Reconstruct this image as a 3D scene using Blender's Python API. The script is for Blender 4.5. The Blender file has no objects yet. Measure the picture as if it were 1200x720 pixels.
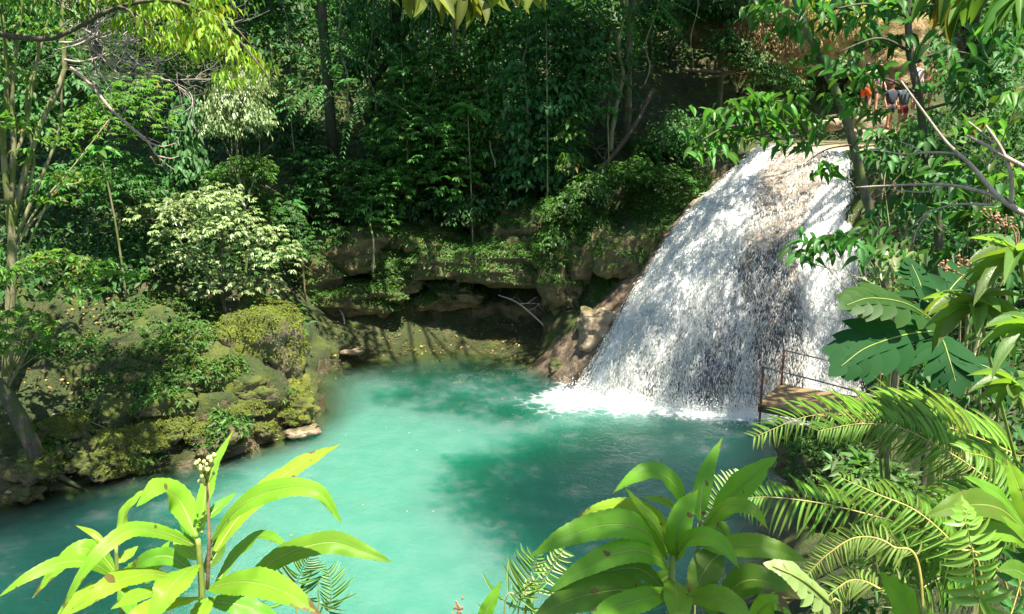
import bpy, bmesh, math, random
import numpy as np
from mathutils import Vector, Matrix

# ------------------------------------------------------------------ camera, world, sun, exposure
SC = bpy.context.scene
COL = SC.collection
PITCH = math.radians(12.3)
CAMZ = 7.0
FPX = 942.0
SUN_DIR = Vector((0.20, -0.28, 0.93)).normalized()      # towards the sun
cam_d = bpy.data.cameras.new("camera")
cam_d.sensor_width = 36.0
cam_d.lens = 36.0 * FPX / 1200.0
cam_d.clip_start = 0.05
cam_d.clip_end = 2000.0
cam = bpy.data.objects.new("camera", cam_d)
COL.objects.link(cam)
cam.location = (0, 0, CAMZ)
cam.rotation_euler = (math.pi / 2 - PITCH, 0, 0)
SC.camera = cam

world = bpy.data.worlds.new("World")
SC.world = world
world.use_nodes = True
wn = world.node_tree.nodes
bg = wn.get("Background") or wn.new("ShaderNodeBackground")
wo = wn.get("World Output") or wn.new("ShaderNodeOutputWorld")
sky = wn.new("ShaderNodeTexSky")
sky.sky_type = 'NISHITA'
sky.sun_disc = False
sky.sun_elevation = math.asin(SUN_DIR.z)
sky.sun_rotation = math.atan2(SUN_DIR.x, SUN_DIR.y)
world.node_tree.links.new(sky.outputs[0], bg.inputs[0])
world.node_tree.links.new(bg.outputs[0], wo.inputs[0])
bg.inputs[1].default_value = 0.09

sun_d = bpy.data.lights.new("sun", 'SUN')
sun_d.energy = 5.0
sun_d.angle = math.radians(0.53)
sun_d.color = (1.0, 0.92, 0.78)
sun = bpy.data.objects.new("sun", sun_d)
COL.objects.link(sun)
sun.rotation_euler = SUN_DIR.to_track_quat('Z', 'Y').to_euler()
sun.location = (10, 10, 40)

SC.view_settings.view_transform = 'Standard'
SC.view_settings.look = 'None'
SC.view_settings.gamma = 1.0
SC.view_settings.use_curve_mapping = False
SC.view_settings.exposure = 1.8
SC.render.engine = 'CYCLES'
SC.cycles.max_bounces = 7
SC.cycles.diffuse_bounces = 4
SC.cycles.glossy_bounces = 2
SC.cycles.transmission_bounces = 4
SC.cycles.transparent_max_bounces = 10
SC.cycles.sample_clamp_indirect = 6.0
SC.cycles.use_denoising = True

# ------------------------------------------------------------------ maths helpers
CP, SP = math.cos(PITCH), math.sin(PITCH)

def at(u, v, Y):
    """point seen at photo pixel (u, v) that stands Y metres in front of the viewpoint"""
    s = (360.0 - v) / FPX
    x = (u - 600.0) / FPX
    f = CP + s * SP
    z = -SP + s * CP
    return np.array((x / f * Y, Y, CAMZ + z / f * Y))

def project(P):
    P = np.asarray(P, float)
    d = P - np.array((0, 0, CAMZ))
    f = d[..., 1] * CP - d[..., 2] * SP
    up = d[..., 1] * SP + d[..., 2] * CP
    f = np.maximum(f, 1e-3)
    return 600 + d[..., 0] / f * FPX, 360 - up / f * FPX

def norm(a):
    a = np.asarray(a, float)
    return a / np.maximum(np.linalg.norm(a, axis=-1, keepdims=True), 1e-9)

def sstep(a, b, x):
    t = np.clip((x - a) / (b - a), 0, 1)
    return t * t * (3 - 2 * t)

def _hash(ix, iy, iz, seed):
    h = (ix.astype(np.int64) * 374761393 + iy.astype(np.int64) * 668265263 + iz.astype(np.int64) * 2147483647 + seed * 1274126177) & 0xffffffff
    h = ((h ^ (h >> 13)) * 1274126177) & 0xffffffff
    h = ((h ^ (h >> 16)) * 2246822519) & 0xffffffff
    return ((h ^ (h >> 15)) & 0xffff) / 32767.5 - 1.0

def noise(P, seed=0):
    P = np.asarray(P, float)
    i = np.floor(P)
    f = P - i
    f = f * f * (3 - 2 * f)
    ix, iy, iz = i[..., 0], i[..., 1], i[..., 2]
    r = 0
    for a in (0, 1):
        wx = f[..., 0] if a else 1 - f[..., 0]
        for b in (0, 1):
            wy = f[..., 1] if b else 1 - f[..., 1]
            for c in (0, 1):
                wz = f[..., 2] if c else 1 - f[..., 2]
                r = r + wx * wy * wz * _hash(ix + a, iy + b, iz + c, seed)
    return r

def fbm(P, octv=4, seed=0, gain=0.5):
    P = np.asarray(P, float)
    r, a = 0, 1.0
    for k in range(octv):
        r = r + a * noise(P * (2.03 ** k) + 17.3 * k, seed + k)
        a *= gain
    return r

# ------------------------------------------------------------------ mesh helpers
class MB:
    """collects shapes, builds ONE mesh"""
    def __init__(s):
        s.V, s.F, s.R, s.U, s.n = [], [], [], [], 0
    def add(s, V, F, rnd=None, uv=None):
        V = np.asarray(V, np.float32).reshape(-1, 3)
        F = np.asarray(F, np.int32)
        s.V.append(V)
        s.F.append(F + s.n)
        s.R.append(np.full(len(V), 0.5, np.float32) if rnd is None else np.broadcast_to(np.asarray(rnd, np.float32), (len(V),)))
        s.U.append(np.zeros((len(V), 2), np.float32) if uv is None else np.asarray(uv, np.float32))
        s.n += len(V)
        return s
    def mesh(s, name, material=None, smooth=True, attrs=None):
        V = np.concatenate(s.V)
        me = bpy.data.meshes.new(name)
        me.vertices.add(len(V))
        me.vertices.foreach_set('co', V.ravel())
        tot = np.concatenate([np.full(len(f), f.shape[1], np.int32) for f in s.F])
        idx = np.concatenate([f.ravel() for f in s.F])
        me.loops.add(len(idx))
        me.loops.foreach_set('vertex_index', idx)
        me.polygons.add(len(tot))
        st = np.zeros(len(tot), np.int32)
        st[1:] = np.cumsum(tot)[:-1]
        me.polygons.foreach_set('loop_start', st)
        me.polygons.foreach_set('use_smooth', np.full(len(tot), smooth, bool))
        a = me.attributes.new('rnd', 'FLOAT', 'POINT')
        a.data.foreach_set('value', np.concatenate(s.R))
        uvl = me.uv_layers.new(name='UVMap')
        uvl.data.foreach_set('uv', np.concatenate(s.U)[idx].ravel())
        for k, val in (attrs or {}).items():
            a = me.attributes.new(k, 'FLOAT', 'POINT')
            a.data.foreach_set('value', np.asarray(val, np.float32))
        if material:
            me.materials.append(material)
        me.update()
        me.validate()
        return me
    def obj(s, name, material, parent=None, **kw):
        return link(name, s.mesh(name, material, **kw), parent)

def link(name, me, parent=None):
    o = bpy.data.objects.new(name, me)
    COL.objects.link(o)
    if parent is not None:
        o.parent = parent
    return o

def tag(o, label=None, cat=None, group=None, kind=None):
    if label: o['label'] = label
    if cat: o['category'] = cat
    if group: o['group'] = group
    if kind: o['kind'] = kind
    return o

def thing(name, loc, label, cat, group=None):
    o = bpy.data.objects.new(name, None)
    o.empty_display_size = 0.1
    COL.objects.link(o)
    o.location = tuple(float(c) for c in loc)
    return tag(o, label, cat, group)

def bez(p0, p1, p2, n):
    t = np.linspace(0, 1, n)[:, None]
    return (1 - t) ** 2 * p0 + 2 * t * (1 - t) * p1 + t * t * p2

def spline(pts, n):
    """Catmull-Rom through pts"""
    p = np.asarray(pts, float)
    if len(p) == 2:
        t = np.linspace(0, 1, n)[:, None]
        return p[0] * (1 - t) + p[1] * t
    q = np.vstack([2 * p[0] - p[1], p, 2 * p[-1] - p[-2]])
    m = len(p) - 1
    ts = np.linspace(0, m, n)
    i = np.minimum(ts.astype(int), m - 1)
    t = (ts - i)[:, None]
    a, b, c, d = q[i], q[i + 1], q[i + 2], q[i + 3]
    return 0.5 * (2 * b + (c - a) * t + (2 * a - 5 * b + 4 * c - d) * t ** 2 + (3 * b - a - 3 * c + d) * t ** 3)

def tube(mb, pts, r0, r1=None, sides=6, rough=0.0, seed=1, rnd=0.5, power=1.0):
    p = np.asarray(pts, float)
    n = len(p)
    r1 = r0 if r1 is None else r1
    t = np.linspace(0, 1, n) ** power
    rad = r0 * (1 - t) + r1 * t
    T = norm(np.gradient(p, axis=0))
    up = np.array((0, 0, 1.0)) if abs(T[0, 2]) < 0.9 else np.array((1.0, 0, 0))
    A = np.zeros((n, 3))
    a = norm(np.cross(T[0], up))
    for k in range(n):
        a = norm(a - T[k] * np.dot(a, T[k]))
        A[k] = a
    B = np.cross(T, A)
    th = np.linspace(0, 2 * np.pi, sides, endpoint=False)
    R = rad[:, None] * np.ones(sides)
    V0 = p[:, None, :] + (A[:, None, :] * np.cos(th)[None, :, None] + B[:, None, :] * np.sin(th)[None, :, None]) * R[..., None]
    if rough:
        nz = fbm(V0 / max(r0, 1e-3) * 0.8, 3, seed)
        V0 = p[:, None, :] + (V0 - p[:, None, :]) * (1 + rough * nz)[..., None]
    V = np.vstack([V0.reshape(-1, 3), p[:1], p[-1:]])
    i, j = np.meshgrid(np.arange(n - 1), np.arange(sides), indexing='ij')
    j2 = (j + 1) % sides
    Fq = np.stack([i * sides + j, i * sides + j2, (i + 1) * sides + j2, (i + 1) * sides + j], -1).reshape(-1, 4)
    js = np.arange(sides)
    c0 = np.stack([np.full(sides, n * sides), (js + 1) % sides, js], -1)
    c1 = np.stack([np.full(sides, n * sides + 1), (n - 1) * sides + js, (n - 1) * sides + (js + 1) % sides], -1)
    uvv = np.vstack([np.stack([np.repeat(np.linspace(0, 1, n), sides), np.tile(th / 6.283, n)], -1), [[0, 0], [1, 0]]])
    k = mb.n
    mb.add(V, Fq, rnd, uvv)
    mb.F.append(np.concatenate([c0, c1]).astype(np.int32) + k)
    return mb

# leaf templates: (along, across, up), triangles
L2 = (np.array([(0, 0, 0), (.42, -.5, .10), (1, 0, -.12), (.42, .5, .10)], float), np.array([(0, 1, 2), (0, 2, 3)]))
L8 = (np.array([(0, 0, 0), (.28, -.42, .05), (.62, -.40, .03), (.30, 0, 0), (.65, 0, -.04), (.28, .42, .05), (.62, .40, .03), (1, 0, -.16)], float),
      np.array([(0, 1, 3), (0, 3, 5), (1, 2, 4), (1, 4, 3), (3, 4, 6), (3, 6, 5), (2, 7, 4), (4, 7, 6)]))

def leaves(mb, pos, d, nrm, ln, wd, T=L2, rnd=None, rng=None):
    pos, d, nrm = np.asarray(pos, float), norm(d), np.asarray(nrm, float)
    N = len(pos)
    s = norm(np.cross(d, nrm))
    u = np.cross(s, d)
    ln = np.broadcast_to(np.asarray(ln, float), (N,))
    wd = np.broadcast_to(np.asarray(wd, float), (N,))
    t, f = T
    V = (pos[:, None, :] + d[:, None, :] * (t[None, :, 0, None] * ln[:, None, None]) + s[:, None, :] * (t[None, :, 1, None] * wd[:, None, None])
         + u[:, None, :] * (t[None, :, 2, None] * ln[:, None, None]))
    F = f[None] + (np.arange(N) * len(t))[:, None, None]
    if rnd is None:
        rnd = (rng or np.random.default_rng(1)).random(N)
    uv = np.stack([t[:, 0], t[:, 1] + .5], -1)
    mb.add(V.reshape(-1, 3), F.reshape(-1, f.shape[1]), np.repeat(rnd, len(t)), np.tile(uv, (N, 1)))
    return mb

# ------------------------------------------------------------------ materials
class NT:
    def __init__(s, name):
        s.m = bpy.data.materials.new(name)
        s.m.use_nodes = True
        s.t = s.m.node_tree
        s.t.nodes.clear()
        s.out = s.t.nodes.new('ShaderNodeOutputMaterial')
    def n(s, typ, **kw):
        nd = s.t.nodes.new(typ)
        for k, v in kw.items():
            if k[0] == 'i' and k[1:].isdigit():
                s.set(nd.inputs[int(k[1:])], v)
            elif k.startswith('in_'):
                s.set(nd.inputs[k[3:].replace('_', ' ')], v)
            else:
                setattr(nd, k, v)
        return nd
    def set(s, inp, v):
        if hasattr(v, 'is_linked') or isinstance(v, bpy.types.NodeSocket):
            s.t.links.new(v, inp)
        else:
            if isinstance(v, (tuple, list)) and len(v) == 3 and inp.type == 'RGBA':
                v = (*v, 1)
            inp.default_value = v
    def surf(s, sock):
        s.t.links.new(sock, s.out.inputs[0])
        return s.m
    def attr(s, name):
        return s.n('ShaderNodeAttribute', attribute_name=name).outputs['Fac']
    def math(s, op, a, b=0.0, clamp=False):
        return s.n('ShaderNodeMath', operation=op, i0=a, i1=b, use_clamp=clamp).outputs[0]
    def rng(s, x, a, b, c=0.0, d=1.0, smooth=True):
        nd = s.n('ShaderNodeMapRange', interpolation_type='SMOOTHSTEP' if smooth else 'LINEAR', i0=x, i1=a, i2=b, i3=c, i4=d)
        return nd.outputs[0]
    def mix(s, f, a, b, mode='MIX'):
        nd = s.n('ShaderNodeMix', data_type='RGBA', blend_type=mode)
        s.set(nd.inputs[0], f); s.set(nd.inputs[6], a); s.set(nd.inputs[7], b)
        return nd.outputs[2]
    def noise(s, vec=None, scale=5.0, detail=4.0, rough=0.55, dist=0.0):
        nd = s.n('ShaderNodeTexNoise', in_Scale=scale, in_Detail=detail, in_Roughness=rough, in_Distortion=dist)
        if vec is not None: s.set(nd.inputs['Vector'], vec)
        return nd.outputs[0]
    def pos(s):
        return s.n('ShaderNodeNewGeometry').outputs['Position']
    def objc(s):
        return s.n('ShaderNodeTexCoord').outputs['Object']
    def bump(s, h, strength=0.4, dist=0.05):
        return s.n('ShaderNodeBump', in_Strength=strength, in_Distance=dist, in_Height=h).outputs[0]
    def mixs(s, f, a, b):
        return s.n('ShaderNodeMixShader', i0=f, i1=a, i2=b).outputs[0]

def mat_leaf(name, base, trans, tr=0.4, rough=0.42, var=0.5, midrib=False, spec=0.5, old=None):
    t = NT(name)
    r = t.attr('rnd')
    oi = t.n('ShaderNodeObjectInfo').outputs['Random']
    k = t.math('FRACT', t.math('ADD', t.math('MULTIPLY', oi, 0.73), r))
    val = t.rng(k, 0, 1, 1 - var * .6, 1 + var, False)
    hue = t.rng(k, 0, 1, .485, .515, False)
    def vary(c):
        return t.n('ShaderNodeHueSaturation', in_Hue=hue, in_Value=val, in_Color=c).outputs[0]
    cb, ct = vary(base), vary(trans)
    if old is not None:
        m = t.rng(k, .93, .97)
        cb = t.mix(m, cb, old); ct = t.mix(m, ct, old)
    nrm = None
    if midrib:
        uv = t.n('ShaderNodeUVMap').outputs[0]
        sx = t.n('ShaderNodeSeparateXYZ', i0=uv)
        ac = t.math('ABSOLUTE', t.math('SUBTRACT', sx.outputs[1], .5))
        rib = t.rng(ac, .012, .04, 1, 0)
        # side veins slant towards the tip
        ph = t.math('SUBTRACT', t.math('MULTIPLY', sx.outputs[0], 34.0), t.math('MULTIPLY', ac, 26.0))
        vein = t.rng(t.math('ABSOLUTE', t.math('SUBTRACT', t.math('FRACT', ph), .5)), 0.0, .12, 1, 0)
        lam = t.noise(t.objc(), 18, 3)
        light = t.mix(t.math('MULTIPLY', rib, .55), cb, t.mix(.5, cb, (.42, .5, .16)))
        cb = t.mix(t.math('MULTIPLY', vein, .38), light, t.mix(.5, cb, (.3, .4, .08)))
        cb = t.mix(t.rng(lam, .35, .7, 0, .35), cb, t.mix(.5, cb, (.02, .05, .008)))
        nrm = t.bump(t.math('ADD', t.math('ADD', t.math('MULTIPLY', rib, -1.0), t.math('MULTIPLY', vein, -.35)), t.math('MULTIPLY', lam, .6)), .5, .004)
        sp = t.rng(t.noise(t.objc(), 60, 2), .70, .78)
        cb = t.mix(t.math('MULTIPLY', sp, .5), cb, (.12, .10, .03))
        bl = t.noise(t.objc(), 26, 4, .6)
        edge = t.rng(t.math('ADD', t.math('MULTIPLY', t.math('ADD', sx.outputs[0], t.math('MULTIPLY', ac, .5)), .5), bl), 1.06, 1.14)
        scar = t.rng(t.noise(t.objc(), 34, 1), .735, .75)
        dmg = t.math('MAXIMUM', edge, scar)
        cb = t.mix(dmg, cb, (.13, .10, .03)); ct = t.mix(dmg, ct, (.12, .07, .02))
    p = t.n('ShaderNodeBsdfPrincipled', in_Base_Color=cb, in_Roughness=rough)
    p.inputs['Specular IOR Level'].default_value = spec
    tl = t.n('ShaderNodeBsdfTranslucent', in_Color=ct)
    if nrm is not None:
        t.set(p.inputs['Normal'], nrm)
    return t.surf(t.mixs(tr, p.outputs[0], tl.outputs[0]))

def mat_bark(name, c0, c1, moss=None, scale=6.0, rough=.85):
    t = NT(name)
    g = t.objc()
    st = t.n('ShaderNodeMapping', in_Scale=(1, 1, .25)); t.set(st.inputs[0], g)
    a = t.noise(st.outputs[0], scale * 2.2, 5, .65)
    c = t.mix(t.rng(a, .3, .7), c0, c1)
    c = t.mix(t.rng(t.noise(g, scale * 6, 2), .62, .7, 0, .6), c, (.32, .31, .27))
    if moss:
        c = t.mix(t.rng(t.noise(g, scale * .5, 4), .46, .6), c, moss)
    p = t.n('ShaderNodeBsdfPrincipled', in_Base_Color=c, in_Roughness=rough)
    t.set(p.inputs['Normal'], t.bump(a, .8, .03))
    return t.surf(p.outputs[0])

def mat_simple(name, c, rough=.6, c2=None, scale=8.0, bump=.3, metal=0.0):
    t = NT(name)
    g = t.objc()
    a = t.noise(g, scale, 5)
    col = t.mix(t.rng(a, .35, .7), c, c2 or tuple(x * .7 for x in c))
    p = t.n('ShaderNodeBsdfPrincipled', in_Base_Color=col, in_Roughness=rough, in_Metallic=metal)
    t.set(p.inputs['Normal'], t.bump(a, bump, .01))
    return t.surf(p.outputs[0])

def mat_rock(name, dry, dark, mossc, moss_amt=.5, wet_to=0.4, litter=None):
    """limestone: mottled stone, moss on what faces up, wet and dark near the water"""
    t = NT(name)
    g = t.n('ShaderNodeNewGeometry')
    P = g.outputs['Position']
    nz = t.n('ShaderNodeSeparateXYZ', i0=g.outputs['Normal']).outputs[2]
    big = t.noise(P, .55, 5, .6)
    mid = t.noise(P, 2.6, 6, .62)
    fine = t.noise(P, 14, 5, .65)
    c = t.mix(t.rng(mid, .3, .68), dark, dry)
    c = t.mix(t.rng(fine, .25, .75, .0, .55), c, t.mix(.5, dark, (.03, .022, .015)))
    st = t.n('ShaderNodeMapping', in_Scale=(.35, .35, 5)); t.set(st.inputs[0], P)
    strata = t.noise(st.outputs[0], 1.3, 4)
    c = t.mix(t.rng(strata, .55, .7, 0, .5), c, (.17, .115, .05))
    if litter is not None:
        lm = t.math('MULTIPLY', t.rng(nz, .62, .86), t.rng(big, .36, .5))
        c = t.mix(lm, c, t.mix(t.rng(fine, .3, .7), litter, tuple(x * .3 for x in litter)))
    m = t.math('ADD', t.math('ADD', t.math('MULTIPLY', big, .9), t.math('MULTIPLY', mid, .75)), t.math('MULTIPLY', nz, .28))
    mm = t.rng(m, 1.12 - moss_amt * .5, 1.3 - moss_amt * .5)
    mossv = t.mix(t.rng(fine, .3, .7), tuple(x * .45 for x in mossc), mossc)
    mossv = t.mix(t.rng(t.noise(P, 1.1, 3), .5, .68), mossv, (mossc[0] * 1.6, mossc[1] * 1.35, mossc[2]))
    c = t.mix(mm, c, mossv)
    z = t.n('ShaderNodeSeparateXYZ', i0=P).outputs[2]
    wet = t.rng(t.math('ADD', z, t.math('MULTIPLY', mid, .5)), .35, wet_to + .45, 1, 0)
    c = t.mix(t.math('MULTIPLY', wet, .45), c, t.mix(.6, c, (.035, .025, .014)))
    rg = t.rng(wet, 0, 1, .9, .35, False)
    p = t.n('ShaderNodeBsdfPrincipled', in_Base_Color=c, in_Roughness=rg)
    h = t.math('ADD', t.math('ADD', mid, t.math('MULTIPLY', fine, .45)), t.math('MULTIPLY', mm, t.math('MULTIPLY', t.noise(P, 40, 3), .8)))
    t.set(p.inputs['Normal'], t.bump(h, .9, .09))
    return t.surf(p.outputs[0])
# ------------------------------------------------------------------ materials of the land
M = {}
M['ground'] = mat_rock("mossy_limestone_ground", (.22, .17, .075), (.07, .055, .027), (.045, .07, .012), .64, .5, litter=(.19, .115, .05))
M['rock'] = mat_rock("mossy_rock", (.25, .205, .12), (.08, .062, .038), (.10, .13, .018), .72, .3)
M['ledge'] = mat_rock("ledge_rock", (.24, .19, .08), (.08, .06, .03), (.06, .085, .014), .62, .3)
M['ochre'] = mat_rock("ochre_cliff", (.46, .35, .16), (.17, .10, .045), (.14, .13, .03), .12, .2)
M['pale'] = mat_rock("pale_travertine", (.50, .40, .27), (.20, .14, .085), (.06, .08, .02), .1, .4)

# ------------------------------------------------------------------ ground: one sheet through surveyed points
CPTS = np.array([
    # pool bed
    (0, 17, -2.2), (3, 16, -2.2), (-3, 17, -2), (0, 21, -1.9), (-3, 21.5, -1.1), (2, 12.5, -1.5), (-4, 13, -1.6), (-8, 11.5, -1.2), (5, 17.5, -1.4),
    (4, 19, -1.6), (-6.5, 14.5, -1.3), (-3, 23.3, -.55), (-11, 11.3, -.8), (-1, 11, -1.3), (-16, 9.5, -.8), (2, 18.5, -2), (3.6, 13.3, -.9), (-.6, 23.2, -.5),
    # waterline
    (-20, 12.5, 0), (-15, 12.2, 0), (-12, 12.8, 0), (-9.8, 14.2, 0), (-8.05, 15.8, 0), (-5.8, 17.2, 0), (-5.1, 18.5, 0), (-5.3, 20.5, 0), (-5.9, 22.3, 0),
    (-5.0, 23.7, 0), (-2.2, 25, 0), (-.5, 24.7, 0), (1.0, 23.8, 0), (1.7, 22.3, 0), (2.3, 20.8, -.5), (9.0, 20.3, -.2), (8.3, 19, 0), (7.0, 17.4, 0),
    (5.7, 14.8, 0), (4.7, 12.6, 0), (3.4, 10.5, 0), (1, 9.3, 0), (-2, 8.8, 0), (-6, 8.6, 0), (-10, 8.2, 0), (-20, 7.5, 0),
    # left bank
    (-6.3, 20.2, 1.9), (-6.2, 18.5, 1.7), (-7.5, 19.6, 2.1), (-7.4, 17.7, 1.7), (-9.7, 17.2, 1.8), (-8.6, 17.2, 1.6), (-12, 15.8, 1.7), (-11, 14.9, .8), (-14.5, 17.5, 2.9), (-9, 21, 3.3),
    (-7.6, 23, 3.2), (-6.6, 23.6, 1.2), (-16, 14.5, 1.8), (-22, 15, 2), (-11, 20, 3.0),
    # back shelf, cliff foot, cliff top
    (-5.4, 25, .75), (-2, 26.7, .75), (1.0, 25.3, .6), (-6, 26, 1.1), (-3, 27.3, 1.05), (-.4, 27.6, 1.0), (1.6, 26.4, 1.0), (-6.6, 27.2, 3.0), (-3, 28.1, 3.2),
    (0, 28.3, 3.1), (2.2, 27.2, 3.3),
    # shoulder left of the fall
    (2.7, 23.2, 1.4), (3.2, 24.0, 2.6), (4.5, 24.6, 4.4), (5.8, 25.6, 5.7), (7, 26.3, 6.6), (2.2, 24.4, 1.5), (2.6, 25.6, 3.4), (3.8, 25.8, 4.6),
    # under the fall
    (5.5, 21.3, .3), (4.0, 22.4, .9), (7.2, 23.3, 2.9), (9, 25.6, 5.7), (8, 21.8, .5),
    # hillside
    (-3, 30, 5.5), (0, 29.6, 5.0), (3, 28.2, 5.6), (5, 28, 6.9), (-8, 29, 5.5), (-12, 25, 4.5), (-16, 24, 5), (-20, 20, 5), (0, 34, 9), (5, 31.5, 9.2), (-8, 35, 10),
    (-18, 32, 9.5), (0, 42, 16), (10, 44, 16), (-15, 45, 17), (-30, 35, 16), (-40, 18, 12), (25, 45, 16), (0, 60, 26), (-45, 60, 28), (45, 60, 26),
    # river shelf above the fall, cliff behind it
    (8.6, 26.6, 6.45), (10, 26.4, 6.55), (9, 29, 6.6), (11, 30, 6.6), (13, 28, 6.7), (12, 32, 6.7), (8.2, 31, 7.0), (15, 30, 6.8), (8, 33.2, 8.6), (10, 34.2, 9.0), (10, 35.4, 12),
    (13, 34.6, 8.6), (13, 35.6, 12), (17, 33.6, 9.5), (16, 37, 13),
    # right bank
    (11.0, 23.7, 5.8), (10.8, 21.7, 3), (10, 20.2, 1.3), (11.6, 20, 3), (9.4, 18.2, .9), (13, 18, 3.7), (8.0, 16.6, .6), (7, 13.5, 1.2), (6, 11, 1.7), (9, 14, 3), (5, 8.4, 2.6),
    (3.9, 8, 1.9), (8, 8, 4.3), (12, 10, 5.5), (15, 15, 5.7), (18, 22, 7), (25, 15, 8), (40, 20, 12),
    # near bank and the ledge under the viewpoint
    (0, 7.5, .7), (0, 5, 2.3), (2.5, 6, 2.3), (0, 2.4, 4.5), (0, .9, 5.5), (0, -3, 5.6), (-6, 7, .8), (-9, 4, 3), (-5, 1, 5.3), (5, 1, 5.6), (3.3, 4, 4.0), (5, 5, 4.3), (-14, 4, 3),
    (0, -20, 6.5), (30, -20, 9), (-30, -20, 6), (-40, 0, 5), (60, -60, 12), (-60, -60, 8), (0, -80, 10), (-90, 20, 14), (90, 30, 18), (0, 110, 40), (90, 110, 40), (-90, 110, 40),
], float)
_A = CPTS[:, :2]
_K = np.linalg.norm(_A[:, None] - _A[None], axis=-1)
_W = np.linalg.solve(_K + 0.0 * np.eye(len(_A)), CPTS[:, 2])

def H(x, y):
    """height of the land"""
    p = np.stack(np.broadcast_arrays(np.asarray(x, float), np.asarray(y, float)), -1)
    sh = p.shape[:-1]
    p = p.reshape(-1, 2)
    out = np.empty(len(p))
    for k in range(0, len(p), 20000):
        q = p[k:k + 20000]
        out[k:k + 20000] = np.linalg.norm(q[:, None] - _A[None], axis=-1) @ _W
    return out.reshape(sh)

def h1(x, y):
    return float(H(np.array([x]), np.array([y]))[0])

def axis(a, b, step, far):
    c = np.arange(a, b + 1e-6, step)
    lo, hi, s = [], [], step
    while a > -far:
        s *= 1.22; a -= s; lo.append(a)
    s = step
    while b < far:
        s *= 1.22; b += s; hi.append(b)
    return np.array(lo[::-1] + list(c) + hi)

def ground_sheet():
    X, Y = np.meshgrid(axis(-15, 15, .13, 160), axis(5.5, 36, .13, 160), indexing='xy')
    Z = H(X, Y)
    gx = np.gradient(Z, axis=1) / np.gradient(X, axis=1)
    gy = np.gradient(Z, axis=0) / np.gradient(Y, axis=0)
    g = np.hypot(gx, gy)
    P = np.stack([X, Y, Z], -1)
    steep = sstep(.55, 1.7, g)
    above = sstep(-.4, .3, Z)
    N = norm(np.stack([-gx, -gy, np.ones_like(gx)], -1))
    d = fbm(P * .8, 4, 3) * .22 + fbm(P * 3.1, 3, 9) * .07
    rid = (1 - np.abs(noise(P * 1.5 + 5, 21))) * .25 - .12
    P = P + N * (d * (.35 + .9 * steep) + rid * (.3 + steep))[..., None] * (.25 + .75 * above)[..., None]
    lm = sstep(-3.8, -4.6, X) * sstep(25, 23.5, Y) * sstep(12, 13, Y) * sstep(-.05, .3, Z) * sstep(4, 2.6, Z)
    chunk = sstep(.0, .35, np.abs(noise(P * 1.15 + 3, 61))) * .30 + sstep(.0, .3, np.abs(noise(P * 2.6 + 8, 62))) * .14 - .27
    P = P + N * (chunk * lm)[..., None]
    # beds of stone: hard layers stand out, soft ones are hollowed
    h = norm(np.stack([-gx, -gy, np.zeros_like(gx)], -1))
    zz = P[..., 2] + .35 * noise(P * .35, 31)
    st = noise(np.stack([zz * 0 + .5, P[..., 0] * .12, zz * 1.7], -1), 41)
    P = P + h * (st * .55 * steep * above)[..., None]
    ny, nx = X.shape
    i, j = np.meshgrid(np.arange(ny - 1), np.arange(nx - 1), indexing='ij')
    k = i * nx + j
    F = np.stack([k, k + 1, k + nx + 1, k + nx], -1).reshape(-1, 4)
    mb = MB()
    mb.add(P.reshape(-1, 3), F)
    return tag(mb.obj('ground', M['ground']), kind='structure')
ground_sheet()

# ------------------------------------------------------------------ rocks
ROCKTOPS = []
_bm = bmesh.new(); bmesh.ops.create_icosphere(_bm, subdivisions=5, radius=1)
ICO5 = (np.array([v.co[:] for v in _bm.verts]), np.array([[v.index for v in f.verts] for f in _bm.faces])); _bm.free()
_bm = bmesh.new(); bmesh.ops.create_icosphere(_bm, subdivisions=3, radius=1)
ICO3 = (np.array([v.co[:] for v in _bm.verts]), np.array([[v.index for v in f.verts] for f in _bm.faces])); _bm.free()

def rock_mesh(size, seed, ico=ICO5, rough=.28, boxy=.55):
    V, F = ico
    q = V / np.max(np.abs(V), axis=1, keepdims=True)
    P = V * (1 - boxy) + q * boxy * .8
    P = P * (1 + rough * fbm(P * 1.1 + seed * 3.7, 5, seed)[:, None])
    P = P + V * (-.10 * np.abs(noise(P * 2.7 + seed, seed + 5)))[:, None]
    P = P * np.asarray(size)
    st = noise(np.stack([P[:, 0] * .2, P[:, 1] * .2, P[:, 2] * 3.0 + seed], -1), seed + 9)
    P[:, :2] *= (1 + .07 * st)[:, None]
    P = P + V * (fbm(P * 4.5, 4, seed + 3, .6) * .045)[:, None]
    P = P - V * (.06 * sstep(.25, .0, np.abs(noise(P * 1.9 + 9, seed + 11))))[:, None]
    return P, F

def rock(name, loc, size, seed, label, cat='rock', mat='rock', rot=0.0, tilt=0.0, group=None, ico=ICO5, **kw):
    P, F = rock_mesh(size, seed, ico, **kw)
    o = MB().add(P, F).obj(name, M[mat])
    o.location = tuple(loc); o.rotation_euler = (tilt, tilt * .4, rot)
    if ico is ICO5 and mat in ('rock', 'ledge'):
        a, c, d = (P[F[:, k]] for k in range(3))
        nn = np.cross(c - a, d - a); ar = np.linalg.norm(nn, axis=1)
        ROCKTOPS.append(((a + c + d) / 3 @ np.array(Matrix.Rotation(rot, 3, 'Z')).T + np.array(loc), norm(nn), ar, mat, label))
    return tag(o, label, cat, group)

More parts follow.
